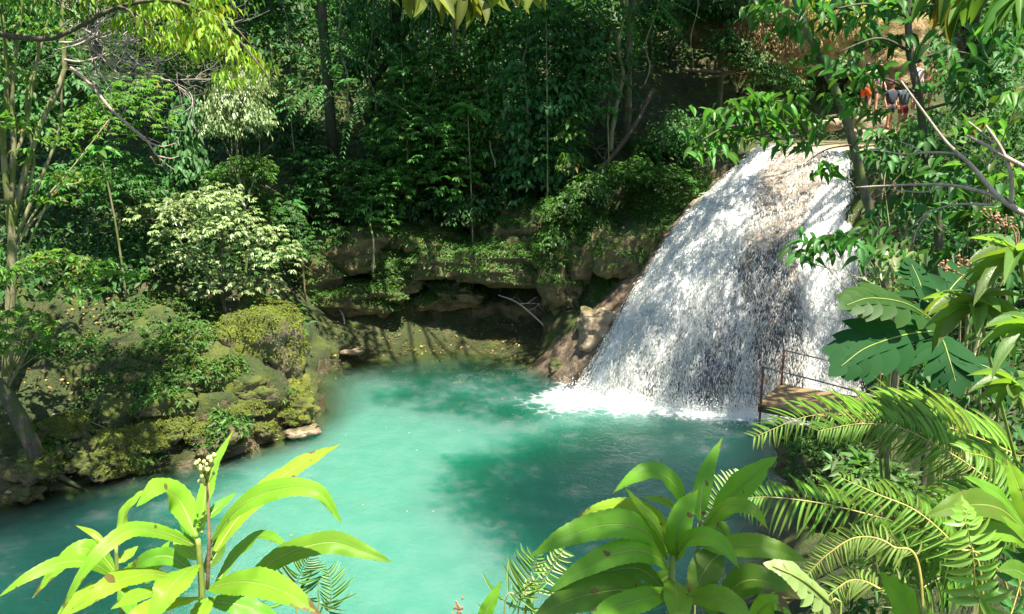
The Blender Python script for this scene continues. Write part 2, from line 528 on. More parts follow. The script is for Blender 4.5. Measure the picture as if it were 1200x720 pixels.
rock('boulder', at(310, 412, 19.5), (1.05, 1.15, 1.45), 4, "big sunlit mossy boulder jutting over the pool below the left bank's bush", 'boulder')
rock('boulder', at(318, 468, 18.9), (1.0, .95, .62), 12, "dark undercut boulder at the waterline below the sunlit mossy boulder", 'boulder')
rock('boulder', at(232, 440, 18.5), (1.45, 1.0, 1.1), 23, "long low moss covered boulder in shade left of the sunlit boulder", 'boulder')
rock('boulder', at(160, 465, 17.7), (1.3, .9, .85), 31, "dark mossy boulder on the left bank above the driftwood twigs", 'boulder')
rock('rock_ledge', at(560, 305, 26.9), (2.4, 1.3, .62), 8, "mossy rock ledge overhanging the dark hollow in the back cliff", 'ledge', 'ledge', rot=-.1, boxy=.12, rough=.55)
rock('rock_ledge', at(630, 295, 26.3), (1.2, 1.1, .85), 15, "fern topped bulging rock at the right end of the overhanging ledge", 'ledge', 'ledge', boxy=.12, rough=.55)
rock('rock_ledge', at(430, 290, 27.3), (1.7, 1.1, 1.0), 17, "smooth green rock face under the hanging vine in the back cliff", 'ledge', 'ledge', boxy=.12, rough=.55)
rock('rock_ledge', at(400, 350, 26.5), (1.8, .9, .5), 19, "low layered rock shelf at the left of the back shore", 'ledge', 'ledge', boxy=.12, rough=.55)
for k, (u, v, Y, sz, rt, lab) in enumerate([(478, 322, 26.7, (1.0, .9, .6), .3, "rounded mossy bulge under the left end of the overhanging ledge"), (525, 345, 26.9, (1.2, .8, .5), -.2, "dark mossy bulge below the middle of the overhanging ledge"),
        (500, 280, 27.4, (1.3, 1.0, .7), .5, "mossy shoulder above the left end of the overhanging ledge"), (600, 262, 27.6, (1.5, 1.0, .75), -.4, "fern covered shoulder above the overhanging ledge"), (660, 340, 25.0, (.7, .8, 1.2), .2, "tall mossy rock closing the right side of the dark hollow"),
        (372, 320, 26.6, (1.0, .9, .9), .4, "shaded rock at the left end of the back cliff behind the sunlit boulder"), (690, 290, 25.3, (1.0, .9, 1.1), .1, "fern hung rock between the dark hollow and the waterfall"), (450, 345, 26.3, (.8, .6, .35), -.3, "low mossy bulge behind the orange brown rock")]):
    rock('rock_ledge', at(u, v, Y), sz, 110 + k, lab, 'rock', 'ledge', rot=rt, boxy=.1, rough=.5)
rock('boulder', at(700, 385, 22.6), (.62, .7, .66), 27, "pale brown boulder wedged against the left foot of the waterfall", 'boulder', 'pale')
rock('boulder', at(664, 432, 22.9), (.5, .45, .28), 28, "low wet brown boulder at the waterline left of the waterfall", 'boulder', 'ledge')
rock('boulder', at(735, 300, 24.0), (1.1, .8, .85), 29, "dark bulging boulder under moss beside the upper left of the waterfall", 'boulder', 'ledge')
rock('boulder', at(1030, 590, 6.8), (.32, .4, .35), 37, "dark boulder under the two long fern fronds on the right bank", 'boulder', 'ledge')
rock('boulder', at(975, 600, 8.6), (.35, .4, .3), 38, "mossy boulder at the water's edge behind the lower fern frond", 'boulder', 'ledge')
rock('boulder', at(965, 548, 13.5), (.9, .8, .6), 36, "mossy rock standing in the foam right of the diving platform", 'boulder', 'ledge')
rock('boulder', at(356, 505, 17.9), (.42, .4, .14), 44, "flat pale rock lapped by water at the foot of the left bank", 'boulder', 'pale', ico=ICO3)
rock('boulder', at(445, 367, 26.5), (.42, .35, .22), 45, "orange brown rock on the back shelf below the vine", 'boulder', 'ochre', ico=ICO3)
rock('boulder', at(415, 412, 24.0), (.42, .3, .10), 46, "small pale rock at the left end of the back waterline", 'boulder', 'pale', ico=ICO3)
rg = np.random.default_rng(5)
for k in range(30):                                                      # broken rocks bedded in the foot of the left bank
    u = 20 + k * 11.3 + rg.uniform(-5, 5); v = 590 - u * .235 - rg.uniform(8, 48) - (18 if u > 250 else 0)
    Y = 14.25 + u * .0101 + rg.uniform(-.1, .9)
    p = at(u, v, Y); hz = h1(p[0], p[1])
    if hz < -.3 or hz > 1.9: continue
    sz = rg.uniform(.22, .5)
    rock('bank_rock', (p[0], p[1], max(hz, 0) + .14), (sz * 1.25, sz, sz * .8), 140 + k, "mossy rock bedded in the foot of the left bank", 'rock', 'rock' if k % 3 else 'ledge', rot=rg.uniform(0, 6), group='rocks bedded in the foot of the left bank', boxy=.2, rough=.5)
n_sh = 0
for k in range(60):                                                      # stones along the left waterline
    u = rg.uniform(5, 350); v = 600 - u * .27 + rg.uniform(-30, 6)
    s = -( (360 - v) / FPX * CP - SP); f = CP + (360 - v) / FPX * SP
    Y = CAMZ * f / s
    p = at(u, v, Y)
    hz = h1(p[0], p[1])
    if hz < -.25 or hz > .9 or n_sh >= 18: continue
    n_sh += 1
    sz = rg.uniform(.08, .24)
    rock('stone', (p[0], p[1], max(hz, -.02) + .06), (sz * 1.5, sz, sz * .42), 60 + k, "weathered stone among others along the left waterline", 'stone', 'pale' if k % 3 else 'ledge',
         rot=rg.uniform(0, 6), group='stones along the left waterline', ico=ICO3)

# ochre cliff bulges behind the river shelf
rock('cliff_rock', at(905, 50, 32.0), (1.7, 1.1, 1.5), 51, "ochre overhanging cliff rock at the left of the river shelf", 'cliff', 'ochre', boxy=.3)
rock('cliff_rock', at(975, 38, 33.2), (2.0, 1.0, 1.9), 52, "tall sunlit yellow cliff rock behind the slanting trunk", 'cliff', 'ochre', boxy=.3)
rock('cliff_rock', at(1050, 50, 33.6), (1.9, .9, 2.2), 53, "yellow cliff rock behind the group of bathers", 'cliff', 'ochre', boxy=.3)
rock('cliff_rock', at(850, 30, 31.5), (1.5, 1.0, 1.0), 54, "brown shaded cliff rock above the fallen pole", 'cliff', 'ledge', boxy=.3)
for k, (u, v, Y, s) in enumerate([(975, 147, 28.0, .45), (1010, 158, 27.3, .5), (1040, 158, 27.6, .5), (945, 150, 28.6, .35)]):
    rock('boulder', at(u, v, Y), (s, s * .8, s * .5), 70 + k,
         ["pale flat rock on the lip left of the slanting trunk", "pale rock right behind the slanting trunk's middle", "pale rock in front of the bathers' legs", "small pale rock at the left end of the lip"][k], 'boulder', 'pale', ico=ICO3)

# ------------------------------------------------------------------ pool water (a closed body: it scatters light inside)
def pool():
    t = NT("milky_pool_water")
    P = t.pos()
    deep = t.attr('deep')
    foam = t.attr('foam')
    n1 = t.noise(P, 1.7, 4, .6)
    r1 = t.noise(P, 7.0, 3, .6, .6)
    r2 = t.noise(P, 26.0, 3, .6, .4)
    h = t.math('ADD', t.math('MULTIPLY', r1, 1.0), t.math('MULTIPLY', r2, .35))
    bmp = t.bump(h, .42, .05)
    milk = t.mix(t.rng(n1, .3, .7), (.05, .18, .128), (.07, .20, .148))
    p = t.n('ShaderNodeBsdfPrincipled', in_Base_Color=milk, in_Roughness=.07, in_Normal=bmp, in_IOR=1.33)
    p.inputs['Subsurface Weight'].default_value = 1.0
    p.inputs['Subsurface Radius'].default_value = (.8, 4.2, 2.6)
    p.inputs['Subsurface Scale'].default_value = 3.0
    clear = t.n('ShaderNodeBsdfTransparent', in_Color=(.80, .93, .84))
    gl = t.n('ShaderNodeBsdfGlossy', in_Roughness=.05, in_Color=(1, 1, 1), in_Normal=bmp)
    fr = t.n('ShaderNodeFresnel', in_IOR=1.33, in_Normal=bmp).outputs[0]
    shallow = t.mixs(fr, clear.outputs[0], gl.outputs[0])
    w = t.mixs(t.rng(deep, .0, 1.25), shallow, p.outputs[0])
    # foam: torn white lace drifting off the splash
    vor = t.n('ShaderNodeTexVoronoi', feature='DISTANCE_TO_EDGE', in_Scale=3.2, in_Vector=t.n('ShaderNodeVectorMath', operation='ADD', i0=P,
              i1=t.n('ShaderNodeVectorMath', operation='SCALE', i0=t.n('ShaderNodeTexNoise', in_Scale=1.6, in_Detail=4).outputs[1], in_Scale=1.1).outputs[0]).outputs[0]).outputs[0]
    lace = t.math('ADD', t.math('ADD', t.rng(vor, .0, .22, .16, .0), t.math('MULTIPLY', t.noise(P, 2.4, 6, .7, .5), .75)), t.math('MULTIPLY', t.noise(P, 22, 4, .7), .35))
    fm = t.rng(t.math('ADD', lace, foam), 1.05, 1.62)
    wf = t.n('ShaderNodeBsdfDiffuse', in_Color=(.86, .90, .89), in_Normal=t.bump(lace, .8, .06))
    m = t.surf(t.mixs(t.math('MULTIPLY', fm, .9), w, wf.outputs[0]))
    x = np.concatenate([np.arange(-26, -13, .5), np.arange(-13, 11, .14), np.arange(11, 13.1, .5)])
    y = np.concatenate([np.arange(5.5, 8.5, .4), np.arange(8.5, 26.7, .14)])
    X, Y = np.meshgrid(x, y, indexing='xy')
    Z = np.zeros_like(X)
    dp = np.clip(-H(X, Y), 0, 3)
    base = np.stack([X, Y, Z], -1)
    dist = fall_base_dist(X, Y)
    side = sstep(8, 1.5, X)
    fo = .62 * np.exp(-(dist / .6) ** 2) + .50 * np.exp(-(dist / 1.8) ** 2) + .30 * np.exp(-(((X - .6) / 1.9) ** 2 + ((Y - 19.6) / 1.2) ** 2)) + .25 * np.exp(-(((X - 7) / 1.2) ** 2 + ((Y - 17.2) / 1.3) ** 2)) \
        + .14 * np.exp(-(((X + .2) / 2.2) ** 2 + ((Y - 16.5) / 1.2) ** 2))
    Z = Z + .018 * fbm(base * 1.3, 3, 5) + .05 * np.exp(-(dist / .8) ** 2) * fbm(base * 3, 3, 6)
    ny, nx = X.shape
    V = np.stack([X, Y, Z], -1).reshape(-1, 3)
    i, j = np.meshgrid(np.arange(ny - 1), np.arange(nx - 1), indexing='ij')
    k = i * nx + j
    F = np.stack([k, k + 1, k + nx + 1, k + nx], -1).reshape(-1, 4)
    nv = len(V)
    ring = np.concatenate([np.arange(nx), (np.arange(1, ny)) * nx + nx - 1, (ny - 1) * nx + np.arange(nx - 2, -1, -1), np.arange(ny - 2, 0, -1) * nx])
    B = V[ring].copy(); B[:, 2] = -3.6
    m_ = len(ring)
    r = np.arange(m_)
    S = np.stack([ring[r], nv + r, nv + (r + 1) % m_, ring[(r + 1) % m_]], -1)
    cen = np.array([[V[:, 0].mean(), V[:, 1].mean(), -3.6]])
    Bf = np.stack([nv + (r + 1) % m_, nv + r, np.full(m_, nv + m_)], -1)
    mb = MB()
    mb.add(np.vstack([V, B, cen]), F)
    mb.F += [S.astype(np.int32), Bf.astype(np.int32)]
    z = np.zeros(m_ + 1)
    o = mb.obj('pool_water', m, attrs={'deep': np.concatenate([dp.ravel(), z]), 'foam': np.concatenate([fo.ravel(), z])})
    tag(o, kind='structure')

# ------------------------------------------------------------------ waterfall: rounded rock apron, sheets of water, flying drops
FL = np.array([at(893, 168, 25.6), at(842, 213, 24.7), at(793, 262, 23.7), at(744, 335, 22.6), at(703, 405, 21.6), at(668, 462, 21.1)])
FC = np.array([at(944, 171, 25.2), at(922, 205, 24.0), at(902, 250, 22.9), at(888, 300, 21.9), at(878, 360, 21.0), at(872, 420, 20.2), at(870, 486, 19.5)])
FR = np.array([at(988, 176, 25.4), at(1008, 215, 24.6), at(1017, 270, 23.5), at(1016, 340, 22.4), at(1012, 410, 21.3), at(1008, 472, 20.4)])
for a in (FL, FC, FR): a[-1, 2] = -.12
_nv = 120
_L, _C, _R = (spline(a, _nv) for a in (FL, FC, FR))

def fall_pt(u, v):
    """u across 0..1, v down 0..1"""
    u = np.asarray(u, float); k = np.clip(np.asarray(v, float), 0, 1) * (_nv - 1)
    i = np.minimum(k.astype(int), _nv - 2); f = (k - i)[..., None]
    l = _L[i] * (1 - f) + _L[i + 1] * f
    c = _C[i] * (1 - f) + _C[i + 1] * f
    r = _R[i] * (1 - f) + _R[i + 1] * f
    uu = u[..., None]
    return l * (1 - uu) * (1 - 2 * uu) + c * 4 * uu * (1 - uu) + r * uu * (2 * uu - 1)

_base = fall_pt(np.linspace(0, 1, 60), np.ones(60))
def fall_base_dist(X, Y):
    d = np.full(X.shape, 1e9)
    for b in _base:
        d = np.minimum(d, np.hypot(X - b[0], Y - b[1]))
    return d

def fall_cover(u, v):
    uc = .46 + .09 * sstep(0, .3, v) + .11 * sstep(.45, 1, v) + .02 * np.sin(v * 11)
    hw = .28 - .15 * sstep(0, .45, v) - .045 * sstep(.45, 1, v)
    streak = np.exp(-((u - uc) / hw) ** 4)
    thin = np.exp(-(((u - .40) / .2) ** 2)) * sstep(.5, .95, v) * .5
    c = (.84 - .82 * streak - thin) * (1 - .55 * sstep(.22, .02, v) * sstep(.2, .4, u) * sstep(.95, .8, u))
    return np.clip(c, 0, 1)

def waterfall():
    root = thing('waterfall', (fall_pt(np.array([.5]), np.array([1.]))[0]), "white waterfall spreading over a rounded rock into the pool", 'waterfall')
    tag(root, kind='structure')
    off = np.array(root.location)
    nu, nv = 150, 170
    U, Vv = np.meshgrid(np.linspace(-.16, 1.16, nu), np.linspace(0, 1, nv), indexing='xy')
    P = fall_pt(U, Vv)
    ex = np.clip(np.abs(U - .5) - .5, 0, 1)
    P[..., 1] += .18 + ex * 9
    P[..., 2] -= .10 + ex * 2
    rib = noise(np.stack([U * 9, Vv * 1.4, U * 0], -1), 3) * .20 + noise(np.stack([U * 24, Vv * 3.5, U * 0 + 2], -1), 4) * .09
    steps = noise(np.stack([U * 3, Vv * 14, U * 0 + 5], -1), 7) * .10
    P[..., 1] -= rib + steps * .7
    P[..., 2] += steps * .5 + fbm(P * 2.2, 4, 8) * .10
    k = np.arange((nv - 1))[:, None] * nu + np.arange(nu - 1)[None]
    F = np.stack([k, k + nu, k + nu + 1, k + 1], -1).reshape(-1, 4)
    rk = NT("wet_travertine")
    g = rk.pos()
    a = rk.noise(g, 1.6, 5, .6); b = rk.noise(g, 9, 5, .65)
    zz = rk.n('ShaderNodeSeparateXYZ', i0=g).outputs[2]
    top = rk.rng(zz, 3.2, 5.8)
    c = rk.mix(rk.rng(a, .35, .65), (.085, .065, .045), (.20, .155, .11))
    c = rk.mix(rk.math('MULTIPLY', top, .75), c, rk.mix(rk.rng(a, .35, .6), (.30, .22, .15), (.52, .42, .31)))  # paler brown towards the top: sunlight painted into the stone's colour
    c = rk.mix(rk.rng(b, .45, .7, 0, .6), c, (.05, .038, .026))
    pr = rk.n('ShaderNodeBsdfPrincipled', in_Base_Color=c, in_Roughness=.32)
    rk.set(pr.inputs['Normal'], rk.bump(rk.math('ADD', a, b), .9, .08))
    MB().add((P - off).reshape(-1, 3), F, uv=np.stack([U, Vv], -1).reshape(-1, 2)).obj('rock_apron', rk.surf(pr.outputs[0]), root)
    # sheet of running water
    w = NT("falling_water")
    uv = w.n('ShaderNodeUVMap').outputs[0]
    cov = w.attr('cover')
    def str_(sx, sy, det=4, ro=.65, dist=.3):
        mp = w.n('ShaderNodeMapping', in_Scale=(sx, sy, 1)); w.set(mp.inputs[0], uv)
        return w.noise(mp.outputs[0], 1.0, det, ro, dist)
    s1, s2, s3 = str_(4.0, .45), str_(8, .9, 4, .7), str_(26, 3.2, 4, .75)
    mk = w.math('ADD', w.math('ADD', w.math('MULTIPLY', s1, .55), w.math('MULTIPLY', s2, .5)), w.math('MULTIPLY', s3, .75))
    dens = w.rng(w.math('ADD', mk, w.math('MULTIPLY', cov, .66)), 1.08, 1.58)
    white = w.n('ShaderNodeBsdfDiffuse', in_Color=(.80, .81, .79), in_Normal=w.bump(mk, .7, .06))
    gl = w.n('ShaderNodeBsdfGlossy', in_Roughness=.22, in_Color=(.9, .95, 1), in_Normal=w.bump(mk, .7, .06))
    tr = w.n('ShaderNodeBsdfTranslucent', in_Color=(.76, .80, .80))
    body = w.mixs(.14, w.mixs(.25, white.outputs[0], tr.outputs[0]), gl.outputs[0])
    film = w.mixs(w.n('ShaderNodeFresnel', in_IOR=1.33, in_Normal=w.bump(mk, .7, .06)).outputs[0], w.n('ShaderNodeBsdfTransparent', in_Color=(.95, .97, .98)).outputs[0], gl.outputs[0])
    wm = w.surf(w.mixs(w.math('MULTIPLY', dens, .94), film, body))
    U, Vv = np.meshgrid(np.linspace(0, 1, nu), np.linspace(0, 1, nv), indexing='xy')
    P = fall_pt(U, Vv)
    ed = np.minimum(U, 1 - U)
    rg_ = noise(np.stack([U * 20, Vv * 5, U * 0], -1), 13)
    P[..., 1] -= .06 * rg_ + .05 * noise(np.stack([U * 9, Vv * 1.4, U * 0], -1), 3)
    P[..., 2] += .04 * noise(np.stack([U * 10, Vv * 9, U * 0], -1), 14)
    cv = fall_cover(U, Vv) - .5 * sstep(.03, 0, ed)
    uvm = np.stack([U * 7.0, Vv * 9.0], -1)
    MB().add((P - off).reshape(-1, 3), F, uv=uvm.reshape(-1, 2)).obj('water_sheet', wm, root, attrs={'cover': cv.ravel()})
    # drops: short streaks thrown clear of the rock
    rng = np.random.default_rng(3)
    N = 48000
    u, v = rng.random(N * 3), rng.random(N * 3) ** .85
    cl = .5 + .5 * noise(np.stack([u * 24, v * 5, u * 0], -1), 77)
    keep = rng.random(N * 3) < (.12 + .30 * v + .75 * np.clip(fall_cover(u, v) - .12, 0, 1) * (.45 + .55 * v)) * (.25 + .95 * cl ** 1.5)
    u, v = u[keep][:N], v[keep][:N]
    p0 = fall_pt(u, v); p1 = fall_pt(u, np.minimum(v + .02, 1.0)); q1 = fall_pt(u, np.maximum(v - .02, 0))
    d = norm(p1 - q1)
    out = np.abs(rng.normal(0, 1, len(u))) * (.05 + .12 * v)
    p0[:, 1] -= out; p0[:, 2] += out * .35
    p0 += rng.normal(0, .03, (len(u), 3))
    d = norm(d + rng.normal(0, .22, d.shape))
    nrm_ = norm(np.array((0, -1, .3)) + rng.normal(0, .6, d.shape))
    ln = rng.gamma(2.4, .028, len(u)) + .03
    dm = NT("water_drops")
    df = dm.n('ShaderNodeBsdfDiffuse', in_Color=(.82, .83, .80)); tl = dm.n('ShaderNodeBsdfTranslucent', in_Color=(.82, .84, .82))
    dmat = dm.surf(dm.mixs(.4, df.outputs[0], tl.outputs[0]))
    mb = MB()
    leaves(mb, p0 - off, d, nrm_, ln, np.minimum(ln * .3, rng.uniform(.008, .019, len(u))), L2, rng=rng)
    # splash along the foot
    N = 8000
    b = _base[rng.integers(0, 60, N)] + rng.normal(0, 1, (N, 3)) * (.22, .42, 0)
    b[:, 1] -= .22
    b[:, 2] = np.abs(rng.normal(0, .2, N)) + .02
    dd = norm(rng.normal(0, 1, (N, 3)) + (0, -.3, .6))
    leaves(mb, b - off, dd, norm(rng.normal(0, 1, (N, 3)) + (0, -1, .5)), rng.uniform(.025, .07, N), rng.uniform(.012, .03, N), L2, rng=rng)
    tag(mb.obj('droplets', dmat, root, smooth=False), kind='stuff')
waterfall()
pool()

# thin river sheet on the shelf above
def river():
    t = NT("shallow_river")
    P = t.pos()
    bmp = t.bump(t.noise(P, 9, 4, .6), .5, .04)
    p = t.n('ShaderNodeBsdfPrincipled', in_Base_Color=t.mix(t.rng(t.noise(P, 2, 4), .35, .65), (.40, .33, .22), (.26, .21, .13)), in_Roughness=.12, in_Normal=bmp, in_IOR=1.33)
    X, Y = np.meshgrid(np.linspace(8.0, 17, 60), np.linspace(25.3, 33.5, 60), indexing='xy')
    Z = 6.62 + .05 * sstep(26, 30, Y) - .22 * sstep(25.8, 25.2, Y) + .02 * fbm(np.stack([X, Y, X * 0], -1) * 2, 3, 4)
    Z = np.where((X < 8.3), Z - .3, Z)
    k = np.arange(59)[:, None] * 60 + np.arange(59)[None]
    F = np.stack([k, k + 1, k + 61, k + 60], -1).reshape(-1, 4)
    tag(MB().add(np.stack([X, Y, Z], -1).reshape(-1, 3), F).obj('river_water', t.surf(p.outputs[0])), kind='structure')
river()
# ------------------------------------------------------------------ plant materials
M['leaf_mid'] = mat_leaf("leaf_mid_green", (.042, .120, .026), (.07, .22, .03), .35, .5, spec=.3)
M['leaf_blue'] = mat_leaf("leaf_cool_green", (.055, .145, .042), (.08, .24, .04), .3, .5, spec=.3)
M['leaf_dark'] = mat_leaf("leaf_dark_green", (.030, .082, .018), (.07, .20, .02), .32, .5, spec=.3)
M['leaf_fresh'] = mat_leaf("leaf_fresh_green", (.075, .165, .026), (.15, .36, .03), .45, .45, spec=.35, old=(.30, .22, .03))
M['leaf_yellow'] = mat_leaf("leaf_yellow_green", (.19, .31, .03), (.40, .58, .03), .5, .5, old=(.36, .32, .02))
M['leaf_pale'] = mat_leaf("leaf_pale_green", (.20, .27, .11), (.24, .36, .08), .3, .34, spec=.6)
M['leaf_fern'] = mat_leaf("fern_green", (.05, .12, .018), (.10, .26, .02), .4, .5)
M['leaf_mid_lit'] = mat_leaf('leaf_mid_lit_green', (.07, .185, .034), (.10, .30, .03), .35, .5, spec=.3)  # brighter copy of the mid green leaf, soft light painted into the colour
M['leaf_olive'] = mat_leaf('leaf_olive', (.13, .16, .03), (.28, .34, .04), .45, .45, spec=.3)
M['leaf_litter'] = mat_leaf("fallen_leaves", (.16, .10, .04), (.12, .07, .02), .1, .7, .8, old=(.42, .34, .05))
M['leaf_dry'] = mat_leaf("dry_twig_leaves", (.22, .15, .06), (.25, .16, .05), .25, .7, .7)
M['bark_pale'] = mat_bark("bark_pale_green", (.14, .13, .06), (.30, .28, .15), (.12, .15, .03))
M['bark_dark'] = mat_bark("bark_dark", (.045, .036, .024), (.11, .09, .06), (.05, .07, .02))
M['bark_moss'] = mat_bark("bark_mossy", (.06, .055, .03), (.17, .16, .10), (.09, .12, .025))
M['twig_grey'] = mat_bark("dead_twig_grey", (.30, .25, .21), (.46, .40, .35), None, 20)
M['twig_pink'] = mat_bark("bare_branch_pink_grey", (.27, .20, .15), (.44, .36, .29), None, 14)
M['dead_wood'] = mat_bark("fallen_wood", (.05, .038, .024), (.12, .09, .055), None, 8)

def crown_points(rng, lobes, style, dens, ln):
    """twig tips -> leaves. lobes: (x, y, z, r, thickness)"""
    P, D, N, L = [], [], [], []
    for (x, y, z, r, th) in lobes:
        nt = max(3, int(4.5 * dens * r * r / (ln * ln)))
        a = rng.uniform(0, 2 * np.pi, nt)
        q = np.sqrt(rng.random(nt)) * (1 + .18 * noise(np.stack([np.cos(a) * 1.6, np.sin(a) * 1.6, a * 0 + x], -1), 5))
        tip = np.stack([x + r * q * np.cos(a), y + r * q * np.sin(a), z + th * (1.1 - 1.7 * q ** 2) + rng.normal(0, th * .5, nt)], -1)
        outw = np.stack([np.cos(a), np.sin(a), .15 - .35 * q], -1) + rng.normal(0, .35, (nt, 3))
        outw = norm(outw)
        if style == 'palmate':
            m = 7; dr = -.35
            for k in range(m):
                ang = (k - (m - 1) / 2) * .62 + rng.normal(0, .1, nt)
                sd = norm(np.cross(outw, (0, 0, 1.0)))
                d = outw * np.cos(ang)[:, None] + sd * np.sin(ang)[:, None] + np.array((0, 0, dr))
                P.append(tip); D.append(d); L.append(ln * rng.uniform(.7, 1.1, nt) * (1 - .05 * abs(k - 3)))
                N.append(np.array((0, 0, 1.0)) + rng.normal(0, .25, (nt, 3)))
        elif style in ('broad', 'hang'):
            m = 5; dr = -.55 if style == 'broad' else -1.5
            for k in range(m):
                back = outw * (-.5 * ln * k)[None] if False else outw * (-.55 * ln * k)
                sd = norm(np.cross(outw, (0, 0, 1.0))) * ((-1) ** k) * (.75 if k else .1)
                d = outw * .8 + sd + np.array((0, 0, dr)) + rng.normal(0, .28, (nt, 3))
                P.append(tip + back); D.append(d); L.append(ln * rng.uniform(.65, 1.15, nt))
                N.append(np.array((0, 0, 1.0)) + outw * .5 + rng.normal(0, .3, (nt, 3)))
        else:   # pinnate: long fronds of small leaflets
            m = 11
            for k in range(m):
                t = (k + .6) / m
                fl = ln * 5.0
                c = tip + outw * (fl * t) + np.array((0, 0, -1.0)) * (fl * .38 * t * t)
                sd = norm(np.cross(outw, (0, 0, 1.0)))
                ll = ln * (1.15 - .6 * abs(t - .4) / .6)
                for sg in (-1, 1):
                    P.append(c); D.append(outw * .45 + sd * sg + np.array((0, 0, -.25 - .3 * t)) + rng.normal(0, .08, (nt, 3)))
                    L.append(ll * rng.uniform(.85, 1.1, nt)); N.append(np.array((0, 0, 1.0)) + rng.normal(0, .15, (nt, 3)))
    return np.concatenate(P), np.concatenate(D), np.concatenate(N), np.concatenate(L)

WD = {'palmate': .34, 'broad': .50, 'hang': .36, 'pinnate': .34}

def auto_lobes(rng, c, r, n, flat=.35, rel=.45):
    out = []
    for k in range(n):
        d = norm(rng.normal(0, 1, 3)) * rng.random() ** .4
        rr = rel * (r[0] + r[1]) / 2 * rng.uniform(.7, 1.25)
        out.append((c[0] + d[0] * r[0] * .75, c[1] + d[1] * r[1] * .75, c[2] + d[2] * r[2] * .8, rr, rr * flat))
    return out

def leaf_unit(shape='ovate', droop=.18, fold=.12, nseg=7, twist=0.0):
    t = np.linspace(0, 1, nseg)
    if shape == 'lance': w = (np.sin(np.pi * t ** .82) ** .85) * .5
    elif shape == 'strip': w = (1 - t ** 5) * np.minimum(1, t * 14 + .35) * .5
    else: w = (np.sin(np.pi * t ** .68) ** .8) * .5
    w[0] = .03; w[-1] = 0.004
    z = -droop * t ** 2
    V = []
    for s in (-1, 0, 1):
        a = twist * t * s
        V.append(np.stack([t, s * w, z + abs(s) * fold * w * 2 + a * .1], -1))
    V = np.stack(V, 1).reshape(-1, 3)
    k = np.arange(nseg - 1)[:, None] * 3 + np.arange(2)[None]
    F = np.stack([k, k + 3, k + 4, k + 1], -1).reshape(-1, 4)
    uv = np.stack([np.repeat(t, 3), np.tile([0, .5, 1], nseg)], -1)
    return V, F, uv

_units = {}
def unit_mesh(shape, mat, variant=0, nseg=7):
    key = (shape, mat, variant)
    if key not in _units:
        dr, fo = [(.12, .22), (.26, .16), (.40, .20)][variant]
        V, F, uv = leaf_unit(shape, dr, fo, nseg)
        _units[key] = MB().add(V, F, uv=uv).mesh('leaf_' + shape, M[mat])
    return _units[key]

def place_leaf(parent, me, pos, d, nrm, ln, wd, off, name='leaf'):
    d = d / np.linalg.norm(d)
    s = np.cross(nrm, d); s /= max(np.linalg.norm(s), 1e-6)
    u = np.cross(d, s)
    o = bpy.data.objects.new(name, me)
    p = pos - off
    o.matrix_basis = Matrix(((d[0] * ln, s[0] * wd, u[0] * ln, p[0]), (d[1] * ln, s[1] * wd, u[1] * ln, p[1]), (d[2] * ln, s[2] * wd, u[2] * ln, p[2]), (0, 0, 0, 1)))
    COL.objects.link(o)
    o.parent = parent
    return o

def foliage(root, P, D, N, L, wd, mat, shape='ovate', nobj=0, rng=None, T=L2, name='crown'):
    """leaves of one plant: the largest in the picture one by one, the rest joined"""
    off = np.array(root.location)
    rng = rng or np.random.default_rng(1)
    rest = np.ones(len(P), bool)
    if nobj:
        u, v = project(P)
        inside = (u > -15) & (u < 1215) & (v > -15) & (v < 735)
        sz = L / np.maximum(P[:, 1], .3) * FPX * inside
        order = np.argsort(-sz)[:nobj]
        order = order[sz[order] > 8.0]
        for i in order:
            place_leaf(root, unit_mesh(shape, mat, int(rng.integers(0, 3))), P[i], np.array(D[i], float), np.array(N[i], float), L[i], L[i] * wd, off)
        rest[order] = False
    if rest.any():
        mb = MB()
        rr = np.clip(.5 + .55 * noise(P[rest] * 1.3, 91) + rng.normal(0, .16, int(rest.sum())), 0, .92)
        leaves(mb, P[rest] - off, D[rest], N[rest], L[rest], L[rest] * wd, T, rnd=rr, rng=rng)
        tag(mb.obj(name, M[mat], root), kind='stuff')

def limbs(mb, rng, base, fork, lobes, r, off, wig=.12, sides=6):
    """trunk from base to fork, a limb from the fork to every lobe"""
    n = 9
    ax = spline([base, base * .5 + fork * .5 + rng.normal(0, wig, 3) * (1, 1, .2), fork], n)
    tube(mb, ax - off, r, r * .72, max(sides, 8), .12, int(rng.integers(99)))
    for (x, y, z, lr, th) in lobes:
        e = np.array((x, y, z - th * .3))
        s = ax[int(rng.integers(n // 2, n))]
        mid = s * .5 + e * .5 + np.array((0, 0, .12 * np.linalg.norm(e - s))) + rng.normal(0, .06, 3) * np.linalg.norm(e - s)
        q = spline([s, mid, e], 7)
        tube(mb, q - off, r * .42, r * .10, sides, .1, 3)
        for k in range(4):
            a = rng.uniform(0, 6.28)
            b = e + np.array((np.cos(a) * lr * .8, np.sin(a) * lr * .8, rng.uniform(-.2, .3) * th))
            tube(mb, spline([q[-2], (q[-2] + b) / 2 + (0, 0, .1 * lr), b], 4) - off, r * .12, r * .03, 4)

def tree(name, label, cat, base, lobes, style, ln, mat, r=.05, bark='bark_dark', dens=1.0, nobj=0, seed=1, group=None, fork=None, shape='ovate', T=L2, wdk=1.0):
    rng = np.random.default_rng(seed)
    base = np.asarray(base, float)
    root = thing(name, base, label, cat, group)
    L_ = np.array(lobes, float)
    if fork is None:
        c = L_[:, :3].mean(0)
        fork = base * .35 + c * .65
    mb = MB()
    limbs(mb, rng, base, np.asarray(fork, float), lobes, r, base)
    mb.obj('trunk', M[bark], root)
    P, D, N, Ln = crown_points(rng, lobes, style, dens, ln)
    foliage(root, P, D, N, Ln, WD[style] * wdk, mat, shape, nobj, rng, T)
    return root

